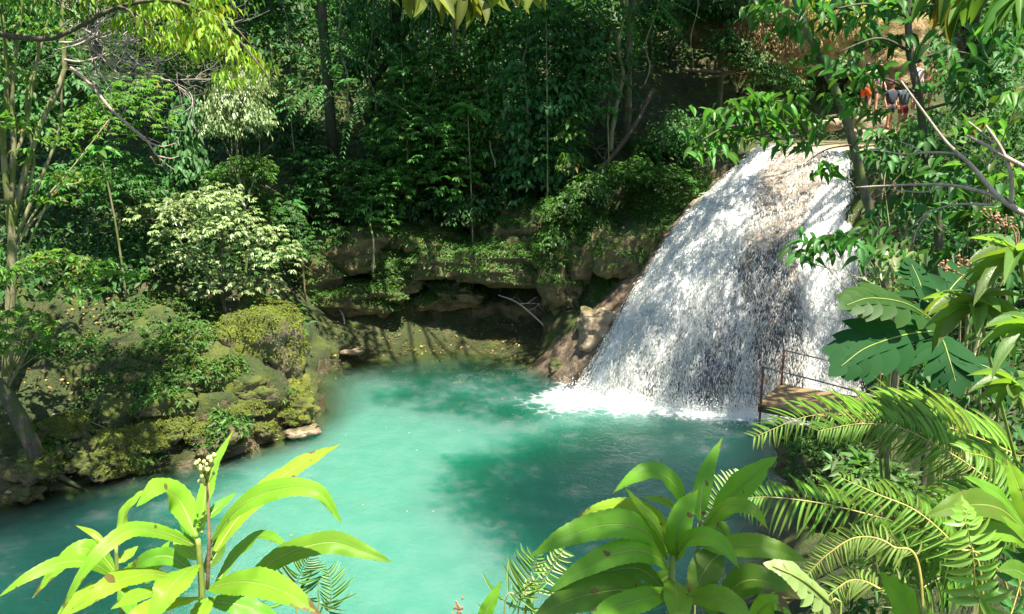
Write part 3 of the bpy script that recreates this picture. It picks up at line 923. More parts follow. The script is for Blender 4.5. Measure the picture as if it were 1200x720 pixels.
def px_lobes(spec, Y, flat=.4, jit=.5, seed=1):
    """lobes from photo pixels (u, v, half width, half height)"""
    rng = np.random.default_rng(seed)
    out = []
    for s in spec:
        u, v, hw, hh = s[:4]
        y = (s[4] if len(s) > 4 else Y) + rng.uniform(-jit, jit)
        c = at(u, v, y)
        k = y / FPX
        out.append((c[0], c[1], c[2], hw * k, hh * k * .62))
    return out

def foot(u, v, Y):
    """ground under a pixel's ray at distance Y"""
    p = at(u, v, Y)
    return np.array((p[0], p[1], h1(p[0], p[1]) - .12))

def forest(name, label, cat, spec, Y, style, ln, mat, base=None, **kw):
    lb = px_lobes(spec, Y, seed=kw.get('seed', 1), jit=kw.pop('jit', .6))
    if base is None:
        a = np.array(lb)
        b = a[np.argmin(a[:, 2])]
        yy = b[1] + .3
        while yy < b[1] + 5 and h1(b[0], yy) < b[2] - 1.4: yy += .2
        base = np.array((b[0], yy, h1(b[0], yy) - .15))
    return tree(name, label, cat, base, lb, style, ln, mat, **kw)

# ------------------------------------------------------------------ forest on the far slope
forest('shrub', "tall tiered feathery green shrub in the centre of the far slope", 'shrub',
       [(505, 75, 50, 24), (475, 112, 50, 24), (530, 120, 55, 26), (500, 150, 75, 30), (545, 175, 50, 28), (480, 185, 55, 28), (520, 200, 70, 36)], 28.6, 'palmate', .28, 'leaf_mid_lit', seed=11, dens=1.6, r=.07)
forest('climber', "broad leaved climber hanging in shade right of the tiered feathery shrub", 'climber',
       [(640, 40, 50, 34), (690, 62, 55, 36), (610, 95, 40, 34), (655, 120, 50, 34), (640, 165, 48, 34), (690, 95, 40, 28), (625, 205, 50, 32), (605, 150, 30, 30)], 27.6, 'broad', .29, 'leaf_blue', seed=12, dens=1.5, r=.06)
forest('tree', "slender tree with round drooping leaves between the tiered shrub and the climber", 'tree',
       [(590, 55, 42, 30), (565, 98, 36, 30), (585, 20, 40, 28), (570, 140, 30, 22)], 27.9, 'broad', .28, 'leaf_mid_lit', seed=13, dens=1.3, r=.07, base=foot(505, 190, 28.2), bark='bark_pale')
forest('tree', "feathery fronded tree right of the bright yellow green canopy", 'tree',
       [(355, 48, 45, 20), (385, 108, 42, 18), (425, 118, 40, 18), (345, 85, 35, 18), (400, 30, 40, 24)], 25.4, 'pinnate', .22, 'leaf_blue', seed=14, dens=.09, r=.08, jit=1.0)
forest('tree', "tall dark tree with hanging sprays at the top centre left", 'tree',
       [(430, 20, 50, 30), (455, 60, 40, 30), (520, 25, 45, 30), (415, 75, 35, 25)], 29.5, 'hang', .27, 'leaf_mid', seed=15, dens=1.5, r=.16)
forest('climber', "dark glossy climber column hanging left of the centre behind the bank bush", 'climber',
       [(222, 140, 28, 28), (212, 170, 26, 26), (222, 195, 28, 26), (208, 215, 24, 20)], 23.5, 'hang', .23, 'leaf_blue', seed=16, dens=1.8, r=.05, wdk=1.3)
forest('shrub', "flat topped feathery shrub behind the crown of the bank bush", 'shrub', [(283, 205, 38, 15), (300, 195, 25, 12)], 22.6, 'palmate', .16, 'leaf_fern', seed=17, dens=2.2)
forest('shrub', "dull green drooping shrub above the bare cliff, left of the vine", 'shrub',
       [(390, 215, 48, 30), (362, 190, 35, 26), (385, 255, 46, 26), (350, 225, 30, 25)], 27.2, 'palmate', .26, 'leaf_mid', seed=18, dens=1.4)
forest('shrub', "green shrub holding the hanging vine over the cliff", 'shrub', [(440, 245, 40, 26), (425, 215, 35, 26), (455, 215, 30, 20)], 27.0, 'palmate', .23, 'leaf_mid_lit', seed=19, dens=1.5)
forest('tree', "fern leaved tree spreading along the top edge above the mossy trunk", 'tree', [(690, 12, 50, 20), (735, 5, 45, 18), (655, 5, 40, 18), (700, 85, 30, 16)], 26.6, 'pinnate', .22, 'leaf_mid', seed=20, dens=.12, r=.07, jit=1.0)
forest('shrub', "small bright sprig lit at the tip of the climber's lowest branch", 'shrub', [(668, 152, 22, 14)], 26.0, 'broad', .24, 'leaf_fresh', seed=21, dens=1.6, r=.02)
forest('shrub', "drooping sprig with yellowed leaves below the small bright sprig", 'shrub', [(668, 190, 18, 13)], 26.0, 'hang', .22, 'leaf_fresh', seed=22, dens=1.6, r=.02)
forest('shrub', "round leaved shrub under the dark overhang right of the mossy trunk", 'shrub', [(772, 30, 32, 18), (760, 12, 30, 14)], 29.0, 'broad', .22, 'leaf_mid', seed=23, dens=1.1)
forest('shrub', "leafy green shrub on the mossy shoulder behind the overhanging branch", 'shrub', [(795, 158, 42, 20), (780, 175, 35, 16)], 26.3, 'broad', .15, 'leaf_mid', seed=24, dens=1.6)
forest('shrub', "low fern clump on the shoulder left of the waterfall's upper edge", 'shrub', [(775, 208, 38, 16), (745, 200, 30, 14)], 25.6, 'palmate', .14, 'leaf_fern', seed=25, dens=1.8)
forest('shrub', "dark shrub low on the slope between the feathery shrub and the bank bush", 'shrub', [(320, 260, 40, 24), (350, 290, 30, 18), (300, 240, 30, 20)], 24.0, 'palmate', .2, 'leaf_dark', seed=26, dens=1.5)
forest('shrub', "dark leafy shrub at the foot of the climber column", 'shrub', [(180, 240, 45, 26), (140, 225, 40, 26)], 22.5, 'broad', .2, 'leaf_dark', seed=27, dens=1.4)
forest('tree', "leafy tree behind the pale stems at the far left", 'tree', [(40, 70, 60, 40), (20, 20, 55, 35), (90, 100, 50, 34), (30, 130, 50, 34)], 21.5, 'broad', .2, 'leaf_mid', seed=28, dens=1.2, r=.09)
forest('tree', "fresh green small tree behind the falling dead branch", 'tree', [(140, 130, 44, 24), (165, 105, 36, 20), (110, 150, 40, 22), (180, 140, 30, 20)], 20.5, 'palmate', .2, 'leaf_fresh', seed=29, dens=.75, r=.05)
forest('tree', "thin stemmed tree with small pale leaves under the yellow canopy", 'tree', [(275, 125, 42, 22), (300, 140, 30, 20), (255, 150, 26, 18), (285, 100, 40, 18)], 21.8, 'hang', .13, 'leaf_pale', seed=30, dens=1.0, r=.035, base=foot(272, 195, 22.0), bark='bark_pale')
forest('shrub', "spreading green shrub low behind the pale stems on the left", 'shrub', [(130, 195, 45, 24), (90, 215, 50, 24), (160, 210, 30, 18)], 20.2, 'palmate', .2, 'leaf_mid', seed=31, dens=1.1)
forest('shrub', "dim shrub filling the gap below the tiered feathery shrub", 'shrub', [(545, 245, 40, 18), (590, 235, 40, 20), (500, 240, 30, 18)], 27.6, 'broad', .17, 'leaf_dark', seed=32, dens=1.5)
forest('shrub', "leafy clump at the top left of the far slope behind the feathery fronds", 'shrub', [(330, 150, 40, 30), (310, 20, 45, 35), (355, 165, 35, 26)], 28.5, 'broad', .22, 'leaf_dark', seed=33, dens=1.3)
forest('bush', "dry brown twiggy bush hanging over the ochre cliff at the upper right", 'bush', [(905, 55, 40, 26), (880, 45, 36, 22), (930, 30, 30, 20)], 29.6, 'hang', .13, 'leaf_dry', seed=34, dens=.9, jit=.2)
forest('bush', "yellowing bush on top of the ochre cliff", 'bush', [(960, 10, 40, 20), (1000, 5, 50, 20), (1050, 8, 40, 18)], 31.0, 'broad', .17, 'leaf_yellow', seed=35, dens=.8)
forest('shrub', "creeping ferny shrub trailing down the slope between the dark hollow and the waterfall", 'shrub', [(660, 245, 36, 18), (690, 225, 34, 16), (650, 285, 30, 18), (715, 210, 30, 14), (668, 320, 24, 16), (700, 265, 26, 14)], 25.2, 'broad', .13, 'leaf_fern', seed=37, dens=1.5, jit=.3, r=.025)
forest('shrub', "leafy creeper hanging over the shaded cliff rock right of the fallen pole", 'shrub', [(875, 70, 34, 16), (905, 90, 30, 14), (850, 50, 30, 14), (930, 100, 24, 12)], 29.0, 'broad', .17, 'leaf_mid', seed=38, dens=1.0, jit=.3, r=.03)
forest('shrub', "olive shrub at the top edge left of the ochre cliff", 'shrub', [(850, 8, 40, 18), (810, 10, 35, 20)], 30.0, 'broad', .2, 'leaf_dark', seed=36, dens=1.2)

# trees whose crowns spread above the frame and shade the clearing
rg = np.random.default_rng(77)
def tall(label, u, v, Y, r, top, rad, style, ln, mat, bark, seed, n=9, lean=(0, 0), dens=.55, cat='tree', flat=.4):
    b = foot(u, v, Y)
    c = np.array((b[0] + lean[0], b[1] + lean[1], top))
    lb = auto_lobes(np.random.default_rng(seed), c, rad, n, flat, .5)
    return tree('tree', label, cat, b, lb, style, ln, mat, r=r, bark=bark, dens=dens, seed=seed, fork=np.array((b[0] + lean[0] * .4, b[1] + lean[1] * .4, top - rad[2] * .9)))
tall("pale green mossy trunk standing above the fallen log, its crown above the frame", 737, 72, 28.5, .16, 16.5, (5, 4.5, 2.4), 'broad', .34, 'leaf_mid', 'bark_moss', 41, 12, (.2, -3.5))
tall("straight dark trunk behind the feathery fronds, its crown above the frame", 387, 95, 30.0, .2, 17.5, (5.5, 4.5, 2.6), 'broad', .36, 'leaf_mid', 'bark_dark', 42, 12, (.2, -4.5))
tall("slim grey trunk rising right of the tiered feathery shrub, its crown above the frame", 533, 190, 29.5, .07, 15.5, (4.5, 4, 2.2), 'palmate', .36, 'leaf_mid', 'bark_pale', 43, 10, (.2, -3.5))
tall("dim trunk behind the climber at the top of the slope, its crown above the frame", 620, 90, 33, .2, 19, (6, 5, 3), 'broad', .38, 'leaf_dark', 'bark_dark', 44, 12, (.2, -5.5))
tall("dim trunk in the shade left of the tall dark tree, its crown above the frame", 300, 130, 31, .18, 18, (5.5, 5, 2.8), 'broad', .36, 'leaf_dark', 'bark_dark', 45, 11, (0, -4.5))
tall("dim trunk deep in the wood at the far left, its crown above the frame", 130, 120, 27, .2, 17, (5.5, 5, 2.8), 'broad', .36, 'leaf_dark', 'bark_dark', 46, 11, (0, -3.5))
tall("dark leaning trunk at the top right of the dim slope, its crown above the frame", 846, 40, 31.5, .15, 17, (5, 4, 2.4), 'broad', .34, 'leaf_dark', 'bark_moss', 47, 10, (.2, -2.5))

def shade_tree(label, trunk, zc, targets, ln, dens, seed, r=.2, mat='leaf_mid', style='broad'):
    """a tall tree spreading limbs over the clearing; targets: where its shade falls (u, v, Y or None for the water, radius)"""
    b = np.array((trunk[0], trunk[1], h1(*trunk) - .2))
    rng = np.random.default_rng(seed)
    lb = []
    sd = np.array(SUN_DIR)
    for (u, v, Y, rr) in targets:
        if Y is None:
            s = (360 - v) / FPX; t = -CAMZ / (-SP + s * CP)
            p = np.array(((u - 600) / FPX * t, (CP + s * SP) * t, 0.0))
        else: p = at(u, v, Y)
        z = zc + rng.uniform(-1.0, 1.2)
        c = p + sd * (z - p[2]) / sd[2]
        lb.append((c[0], c[1], c[2], rr, rr * .3))
    top = np.array((trunk[0] * .97, trunk[1], zc - 2.2))
    return tree('tree', label, 'tree', b, lb, style, ln, mat, r=r, bark='bark_dark', dens=dens, seed=seed, fork=top)
shade_tree("tall tree beyond the right edge spreading its shade over the middle of the pool", (13.2, 16.5), 13.0,
           [(590, 580, None, 1.5), (680, 560, None, 1.8), (650, 620, None, 1.6), (750, 560, None, 1.9), (830, 540, None, 1.8), (710, 510, None, 1.5), (630, 530, None, 1.3), (780, 600, None, 1.9), (860, 590, None, 1.8), (900, 540, None, 1.4), (720, 650, None, 1.7), (800, 680, None, 1.7), (560, 545, None, 1.0), (880, 500, None, 1.2), (790, 500, None, 1.2)], .33, 1.15, 201, .24)
shade_tree("tall tree beyond the left edge shading the near left bank", (-14.5, 15.5), 11.5,
           [(-60, 640, None, 1.6), (-20, 600, None, 1.4), (40, 655, None, 1.5), (110, 632, None, 1.4), (20, 725, None, 1.6), (140, 690, None, 1.4), (200, 625, None, 1.1), (90, 590, None, 1.2), (30, 600, None, 1.3), (170, 580, None, .9), (170, 485, 18, 1.0), (60, 540, 15.5, 1.0), (150, 530, 16.5, 1.0)], .33, 1.0, 202, .24)
shade_tree("tall tree beyond the waterfall's right side dappling the falling water", (13.8, 25.0), 14.0,
           [(780, 330, 23, 1.2), (755, 400, 21.6, 1.2), (830, 250, 23.7, 1.1), (855, 330, 21.9, 1.2), (820, 430, 20.6, 1.2), (885, 400, 20.4, 1.2), (705, 440, 21.2, 1.0), (905, 300, 22, 1.0), (880, 225, 23.8, .9), (965, 420, 21, 1.1), (740, 300, 24, 1.3), (850, 180, 25.5, 1.0), (760, 250, 25, 1.3), (800, 460, 20, 1.1), (870, 470, 19.7, 1.1), (1000, 330, 22.4, .9), (700, 220, 27, 1.6), (690, 300, 25, 1.4), (720, 380, 22, 1.0), (930, 360, 21, 1.0)], .26, .85, 203, .22)
shade_tree("tall tree standing on the back slope whose limbs shade the far end of the pool", (-4.5, 31.5), 15.0,
           [(430, 425, None, 1.3), (500, 440, None, 1.4), (560, 430, None, 1.4), (610, 450, None, 1.3), (540, 470, None, 1.3), (470, 462, None, 1.0), (600, 480, None, 1.1), (640, 420, None, 1.2), (560, 290, 27.5, 1.4), (420, 300, 27, 1.4), (400, 380, 25.5, 1.3)], .33, .8, 204, .24)
shade_tree("tree leaning over the viewpoint that leaves the centre foreground plant in broken shade", (2.9, .4), 10.2,
           [(640, 650, 1.2, .22), (700, 640, 1.25, .26), (760, 640, 1.3, .28), (820, 620, 1.35, .28), (860, 670, 1.3, .26), (780, 700, 1.25, .26), (700, 700, 1.2, .24), (920, 660, 1.35, .22)], .11, .16, 205, .09)
# ------------------------------------------------------------------ ground cover nobody could count
def scatter(n, seed, xr, yr, ok):
    rng = np.random.default_rng(seed)
    x = rng.uniform(*xr, n); y = rng.uniform(*yr, n)
    z = H(x, y)
    P = np.stack([x, y, z], -1)
    u, v = project(P)
    k = ok(u, v, P, rng)
    return P[k], rng

def clumps(P, rng, m, spread, hgt, ln, mb, droop=-.4, wd=.36):
    n = len(P)
    c = np.repeat(P, m, 0)
    s = np.repeat(rng.uniform(.6, 1.5, n), m)
    a = rng.uniform(0, 6.283, n * m); q = np.sqrt(rng.random(n * m))
    o = np.stack([np.cos(a) * q * spread * s, np.sin(a) * q * spread * s, np.zeros(n * m)], -1)
    hh = np.repeat(hgt * rng.uniform(.25, 1.0, n), m) if np.ndim(hgt) == 0 else np.repeat(hgt, m)
    o[:, 2] = hh * (1.05 - .9 * q ** 2) * rng.uniform(.35, 1.0, n * m)
    d = np.stack([np.cos(a), np.sin(a), np.full(n * m, 0.0)], -1) + rng.normal(0, .5, (n * m, 3)) + (0, 0, droop)
    l = ln * s * rng.uniform(.6, 1.2, n * m)
    leaves(mb, c + o, d, np.array((0, -.2, 1.0)) + rng.normal(0, .3, (n * m, 3)), l, l * wd, L2, rnd=np.clip(np.repeat(rng.random(n), m) * .6 + rng.random(n * m) * .4, 0, 1))

def slope_ok(u, v, P, rng):
    z = P[:, 2]
    k = (z > 1.2) & (P[:, 1] > 17)
    cliff = (u > 335) & (u < 690) & (v > 225)
    bare = (u > 660) & (u < 900) & (v > 85) & (rng.random(len(u)) < .9)
    shelf = (P[:, 0] > 8) & (P[:, 1] > 25) & (P[:, 1] < 34)
    fall = (u > 670) & (u < 1020) & (v > 160)
    left = (u < 300) & (v > 350)
    return k & ~cliff & ~bare & ~shelf & ~fall & ~left & (u > -250) & (u < 1350)
P, rng = scatter(5200, 1, (-26, 24), (18, 48), slope_ok)
mb = MB(); clumps(P, rng, 34, .75, 1.7, .23, mb, -.5, .42)
tag(mb.obj('undergrowth', M['leaf_dark']), kind='stuff')
# taller thicket closing the wood behind the trunks
P, rng = scatter(1500, 2, (-30, 30), (33, 50), lambda u, v, P, r: (u > -300) & (u < 1500) & ~((P[:, 0] > 7) & (P[:, 0] < 18) & (P[:, 1] < 35.5)))
mb = MB(); clumps(P, rng, 60, 1.2, 5.0, .36, mb, -.6, .42)
tag(mb.obj('thicket', M['leaf_dark']), kind='stuff')
# little ferns and herbs on the wet cliff top
def fern_ok(u, v, P, rng):
    nn = noise(P * 1.3, 66); r0 = rng.random(len(u))
    bed = (u > 480) & (u < 650) & (v > 225) & (v < 325) & (nn > -.35)
    sh = (u > 640) & (u < 830) & (v > 165) & (v < 400) & (nn > -.4) & (r0 < .75)
    return (bed | sh) & (P[:, 2] > 1.3)
P, rng = scatter(34000, 3, (-4, 7), (23, 30.5), fern_ok)
mb = MB(); clumps(P, rng, 12, .12, .22, .085, mb, -.35, .4)
tag(mb.obj('ground_ferns', M['leaf_fern']), kind='stuff')
P, rng = scatter(9000, 4, (-16, -5), (13.5, 24), lambda u, v, P, r: (P[:, 2] > .5) & (u > -60) & (u < 360) & (noise(P * .9, 12) > .05))
mb = MB(); clumps(P, rng, 10, .10, .2, .085, mb, -.35, .42)
tag(mb.obj('bank_herbs', M['leaf_fern']), kind='stuff')
# fallen leaves on the shelf, the banks and the bare slope
P, rng = scatter(34000, 5, (-15, 8), (13, 31), lambda u, v, P, r: (P[:, 2] > -.05) & (u > -40) & (u < 900) & (((v > 340) & (u > 340)) | ((u < 340) & (v > 330)) | ((u > 640) & (v > 90))) & (r.random(len(u)) < .55))
P = P + np.array((0, 0, .10)) * 0
n = len(P)
mb = MB()
a = rng.uniform(0, 6.28, n)
leaves(mb, P + (0, 0, .05), np.stack([np.cos(a), np.sin(a), rng.normal(0, .25, n)], -1), np.array((0, 0, 1.)) + rng.normal(0, .45, (n, 3)), rng.uniform(.05, .14, n), rng.uniform(.03, .07, n), L2, rng=rng)
tag(mb.obj('leaf_litter', M['leaf_litter']), kind='stuff')
# leaves afloat
rng = np.random.default_rng(6)
n = 420
x = np.concatenate([rng.normal(-.8, 1.8, 190), rng.uniform(-7, 5, 60)]); y = np.concatenate([rng.normal(23.2, 1.0, 190), rng.uniform(11, 24, 60)])
k = (H(x, y) < -.12) & (fall_base_dist(x, y) > 1.6)
x, y = x[k], y[k]; n = len(x)
a = rng.uniform(0, 6.28, n)
mb = MB()
leaves(mb, np.stack([x, y, np.full(n, .035)], -1), np.stack([np.cos(a), np.sin(a), a * 0], -1), np.tile((0, 0, 1.), (n, 1)), rng.uniform(.04, .08, n), rng.uniform(.025, .04, n), L2, rnd=rng.uniform(.6, 1, n), rng=rng)
tag(mb.obj('floating_leaves', mat_leaf("floating_leaf", (.34, .30, .06), (.3, .25, .05), .15, .5)), kind='stuff')

# herbs, ferns and moss tufts rooted on the rocks
def on_rocks(per_m2, seed, sel, ln, hgt, m, spread):
    rng = np.random.default_rng(seed)
    Q = []
    for C, Nn, ar, mat, lab in ROCKTOPS:
        if not sel(mat, lab): continue
        pr = ar * .5 * np.clip(Nn[:, 2] * (1.4 if mat == 'ledge' else .8) + (-.15 if mat == 'ledge' else .5), 0, 1) * (noise(C * 1.6, 7) > -.25) * per_m2
        k = rng.random(len(C)) < pr
        Q.append(C[k])
    P = np.concatenate(Q)
    mb = MB(); clumps(P, rng, m, spread, hgt, ln, mb, -.3, .42)
    return mb
tag(on_rocks(95, 8, lambda m, l: 'waterline' not in l and (m == 'ledge' or l.startswith(('dark mossy', 'long low'))), .10, .20, 12, .12).obj('rock_ferns', M['leaf_fern']), kind='stuff')
M['moss_tuft'] = mat_leaf("moss_tuft", (.11, .14, .02), (.16, .2, .02), .25, .7, spec=.1)
tag(on_rocks(190, 9, lambda m, l: m == 'rock', .05, .05, 9, .06).obj('moss_tufts', M['moss_tuft']), kind='stuff')
P, rng = scatter(2600, 14, (6, 30), (4, 24), lambda u, v, P, r: (P[:, 2] > .6) & ((u > 1190) | ((P[:, 1] > 14) & (u > 1060))))
mb = MB(); clumps(P, rng, 30, .6, 1.1, .2, mb, -.5, .42)
tag(mb.obj('bank_undergrowth', M['leaf_dark']), kind='stuff')
M['bark_mid'] = mat_bark('bark_mid', (.07, .06, .035), (.16, .14, .085), (.07, .10, .02))
forest('bush', "sunlit whitish leaved bush crowning the rock on the left bank", 'bush',
       [(185, 250, 42, 18), (235, 238, 45, 18), (262, 232, 38, 16), (270, 262, 48, 18), (308, 280, 40, 18), (328, 302, 28, 16), (222, 272, 42, 16), (285, 305, 40, 18), (262, 330, 38, 18), (300, 335, 34, 16), (215, 300, 34, 14)],
       20.0, 'palmate', .16, 'leaf_pale', seed=51, dens=.62, r=.06, base=foot(270, 400, 20.2), nobj=300, wdk=1.15, jit=.45)
forest('bush', "layered sunny green bush leaning in at the left edge above the bare earth", 'bush',
       [(60, 312, 60, 16), (125, 322, 44, 15), (15, 325, 44, 16), (90, 340, 40, 13), (35, 392, 56, 18), (75, 405, 40, 15), (5, 408, 40, 16), (20, 372, 36, 14)],
       15.2, 'palmate', .17, 'leaf_fresh', seed=52, dens=.42, r=.04, base=foot(-25, 480, 15.2), nobj=300, jit=.4, bark='bark_pale')
forest('shrub', "low ferny shrub in shade below the whitish bush", 'shrub', [(180, 380, 36, 14), (215, 360, 36, 14), (150, 360, 30, 12)], 19.6, 'palmate', .12, 'leaf_fern', seed=53, dens=.8)

def stems(name, label, cat, paths, mat, group=None, part='stem', sides=6, rough=.1):
    """paths: ([(u, v, Y), ...], radius px at its start, at its end); the first is the main one"""
    b = at(*paths[0][0][0])
    root = thing(name, b, label, cat, group)
    for pts, r0, r1 in paths:
        p = np.array([at(*q) for q in pts])
        k = pts[0][2] / FPX
        mb = MB()
        tube(mb, spline(p, max(6, len(pts) * 4)) - b, r0 * k, r1 * k, sides, rough, 5)
        mb.obj(part, M[mat], root)
    return root

def grow(rng, mb, p, d, ln, r, depth, off, up=.0, kinks=5, fork=(2, 3)):
    pts = [p]
    for k in range(kinks):
        d = norm(d + rng.normal(0, .22, 3) + np.array((0, 0, up)))
        pts.append(pts[-1] + d * ln / kinks)
    pts = np.array(pts)
    tube(mb, spline(pts, kinks * 2 + 1) - off, r, r * .45, 5 if depth < 2 else 4)
    if depth:
        for k in range(int(rng.integers(*fork)) + 1):
            i = int(rng.integers(1, len(pts)))
            grow(rng, mb, pts[i], norm(d + rng.normal(0, .75, 3)), ln * rng.uniform(.5, .75), r * .55, depth - 1, off, up, max(3, kinks - 1), fork)

# slender many stemmed tree
b = foot(6, 425, 16.2)
root = thing('tree', b, "slender pale tree of several stems at the left edge", 'tree')
mb = MB()
Y = 16.2
for pts, r0, r1 in [([(8, 440), (12, 360), (14, 290), (10, 240)], 9, 7), ([(10, 245), (4, 170), (8, 90), (2, 10)], 5, 3), ([(12, 250), (16, 170), (14, 100), (24, 20), (26, -20)], 5, 3),
                    ([(12, 270), (30, 200), (50, 140), (75, 85), (72, 30), (80, -20)], 5, 3.5), ([(14, 290), (50, 205), (70, 150), (72, 95)], 3.5, 2), ([(15, 300), (40, 250), (90, 190), (128, 140)], 2.2, 1),
                    ([(16, 330), (60, 230), (90, 215), (130, 205)], 2, .8), ([(14, 310), (30, 270), (60, 240), (75, 235)], 2.2, 1), ([(10, 200), (30, 150), (42, 80), (60, 10)], 3, 2), ([(5, 180), (-5, 120), (-15, 60)], 4, 3), ([(28, 230), (40, 190), (30, 120), (45, 60), (40, -10)], 3, 2)]:
    tube(mb, spline(np.array([at(u, v, Y + .012 * (u - 10)) for u, v in pts]), 14) - b, .72 * r0 * Y / FPX, .6 * r1 * Y / FPX, 8, .1, 4)
mb.obj('trunk', M['bark_pale'], root)
lb = px_lobes([(15, 150, 45, 20), (60, 170, 40, 14), (95, 210, 45, 14), (40, 40, 45, 22), (100, 130, 34, 12), (70, 235, 40, 10), (5, 90, 40, 20), (125, 200, 28, 10)], 16.2, seed=3)
rng = np.random.default_rng(54)
P, D, N, L = crown_points(rng, lb, 'broad', .20, .16)
foliage(root, P, D, N, L, .42, 'leaf_fresh', nobj=200, rng=rng)

# trunk leaning out of the bank, its crown left of the frame
b = foot(48, 528, 15.0)
root = thing('tree', b, "dark leaning trunk with spread roots at the lower left bank", 'tree')
mb = MB()
f = at(-30, 420, 14.6)
top = f + np.array((-1.2, -.6, 6.5))
tube(mb, spline([b, at(28, 500, 14.9), at(2, 455, 14.8), f, f * .4 + top * .6 + (-.4, 0, 0), top], 24) - b, .17, .09, 10, .18, 7)
for u, v in [(85, 545), (70, 560), (40, 560), (15, 550), (100, 540)]:
    e = foot(u, v, 15.1) + (0, 0, .1)
    tube(mb, spline([b + (0, 0, .35), (b + e) / 2 + (0, 0, .18), e], 8) - b, .09, .02, 6, .2, 3)
mb.obj('trunk', M['bark_dark'], root)
lb = auto_lobes(np.random.default_rng(8), top + (.2, .4, 1.0), (3.2, 3.0, 1.8), 9, .4, .5)
for q in lb: tube(mb2 := MB(), spline([top - b, (top + np.array(q[:3])) / 2 - b, np.array(q[:3]) - b], 6), .06, .015, 5); mb2.obj('limb', M['bark_moss'], root)
P, D, N, L = crown_points(rng, lb, 'broad', .5, .28)
foliage(root, P, D, N, L, .5, 'leaf_mid', rng=rng)

# bright canopy at the top left, lit through
b = foot(-150, 430, 13.4)
root = thing('tree', b, "glowing yellow green canopy drooping over the top left", 'tree')
mb = MB()
f = at(-10, 38, 13.4)
tube(mb, spline([b, (b + f) / 2 + (-.4, 0, .6), f], 14) - b, .12, .05, 9, .15)
lim = [at(-10, 38, 13.4), at(40, 46, 13.3), at(75, 40, 13.2), at(140, 8, 13.0), at(205, 2, 12.9), at(262, 30, 12.8), at(305, 78, 12.7), at(318, 98, 12.7)]
tube(mb, spline(lim, 30) - b, .05, .010, 7, .15)
for (u0, v0, u1, v1) in [(140, 8, 190, 55), (205, 2, 245, 70), (205, 2, 230, 40), (262, 30, 275, 85), (140, 8, 160, 40), (230, 12, 300, 60), (180, 0, 250, -30)]:
    tube(mb, spline([at(u0, v0, 12.95), at((u0 + u1) / 2 + 5, (v0 + v1) / 2 - 8, 12.9), at(u1, v1, 12.8)], 7) - b, .025, .006, 5)
mb.obj('trunk', M['bark_dark'], root)
lb = px_lobes([(160, 22, 36, 20), (200, 18, 40, 24), (195, 52, 30, 16), (235, 30, 40, 26), (230, 62, 30, 20), (262, 52, 34, 26), (285, 72, 30, 24), (268, 88, 24, 14), (305, 92, 20, 16), (248, 8, 36, 20), (150, -8, 50, 18)], 12.9, seed=4, jit=.5)
rng = np.random.default_rng(55)
P, D, N, L = crown_points(rng, lb, 'hang', .62, .17)
foliage(root, P, D, N, L, .30, 'leaf_yellow', 'lance', nobj=300, rng=rng)
lb = px_lobes([(60, 15, 50, 18), (110, 10, 40, 14), (20, -5, 50, 20), (285, 5, 26, 22)], 13.2, seed=5)
P, D, N, L = crown_points(rng, lb, 'hang', .25, .15)
foliage(root, P, D, N, L, .32, 'leaf_fresh', nobj=0, rng=rng, name='lower_crown')

# dead tangle and the dead branch that falls from it
b = at(78, 62, 15.4)
root = thing('dead_branch', b, "tangle of grey dead twigs hanging in the upper left tree", 'dead branch')
rng = np.random.default_rng(56)
for (u, v, u1, v1, r) in [(70, 50, 130, 60, .025), (80, 30, 160, 40, .02), (75, 70, 150, 85, .022), (100, 45, 185, 60, .018), (110, 60, 190, 95, .018), (85, 55, 140, 20, .018), (120, 70, 200, 105, .016), (95, 40, 120, 95, .016), (70, 35, 90, 0, .018), (130, 50, 170, 20, .014), (140, 80, 225, 108, .014), (90, 80, 150, 105, .016)]:
    p = at(u, v, 15.4 + rng.uniform(-.5, .5)); q = at(u1, v1, 15.4 + rng.uniform(-.6, .6))
    mb = MB()
    grow(rng, mb, p, norm(q - p), np.linalg.norm(q - p), r, 3, b, .05, 5, (2, 4))
    mb.obj('twig', M['twig_grey'], root)
b = at(82, 80, 15.0)
root = thing('dead_branch', b, "long bare dead branch slanting down to the right at the upper left", 'dead branch')
mb = MB()
tube(mb, spline(np.array([at(82, 80, 15.0), at(105, 98, 15.0), at(128, 126, 14.9), at(152, 148, 14.9), at(172, 164, 14.9)]), 18) - b, .038, .02, 6, .15); mb.obj('branch', M['twig_pink'], root)
for pts in [[(172, 164), (182, 180), (192, 190), (205, 200)], [(174, 167), (190, 172), (206, 168)], [(185, 183), (200, 186), (210, 183)], [(192, 190), (188, 194), (186, 193)], [(150, 147), (170, 165), (180, 163)]]:
    mb = MB(); tube(mb, spline(np.array([at(u, v, 14.9) for u, v in pts]), 8) - b, .018, .006, 5); mb.obj('twig', M['twig_pink'], root)

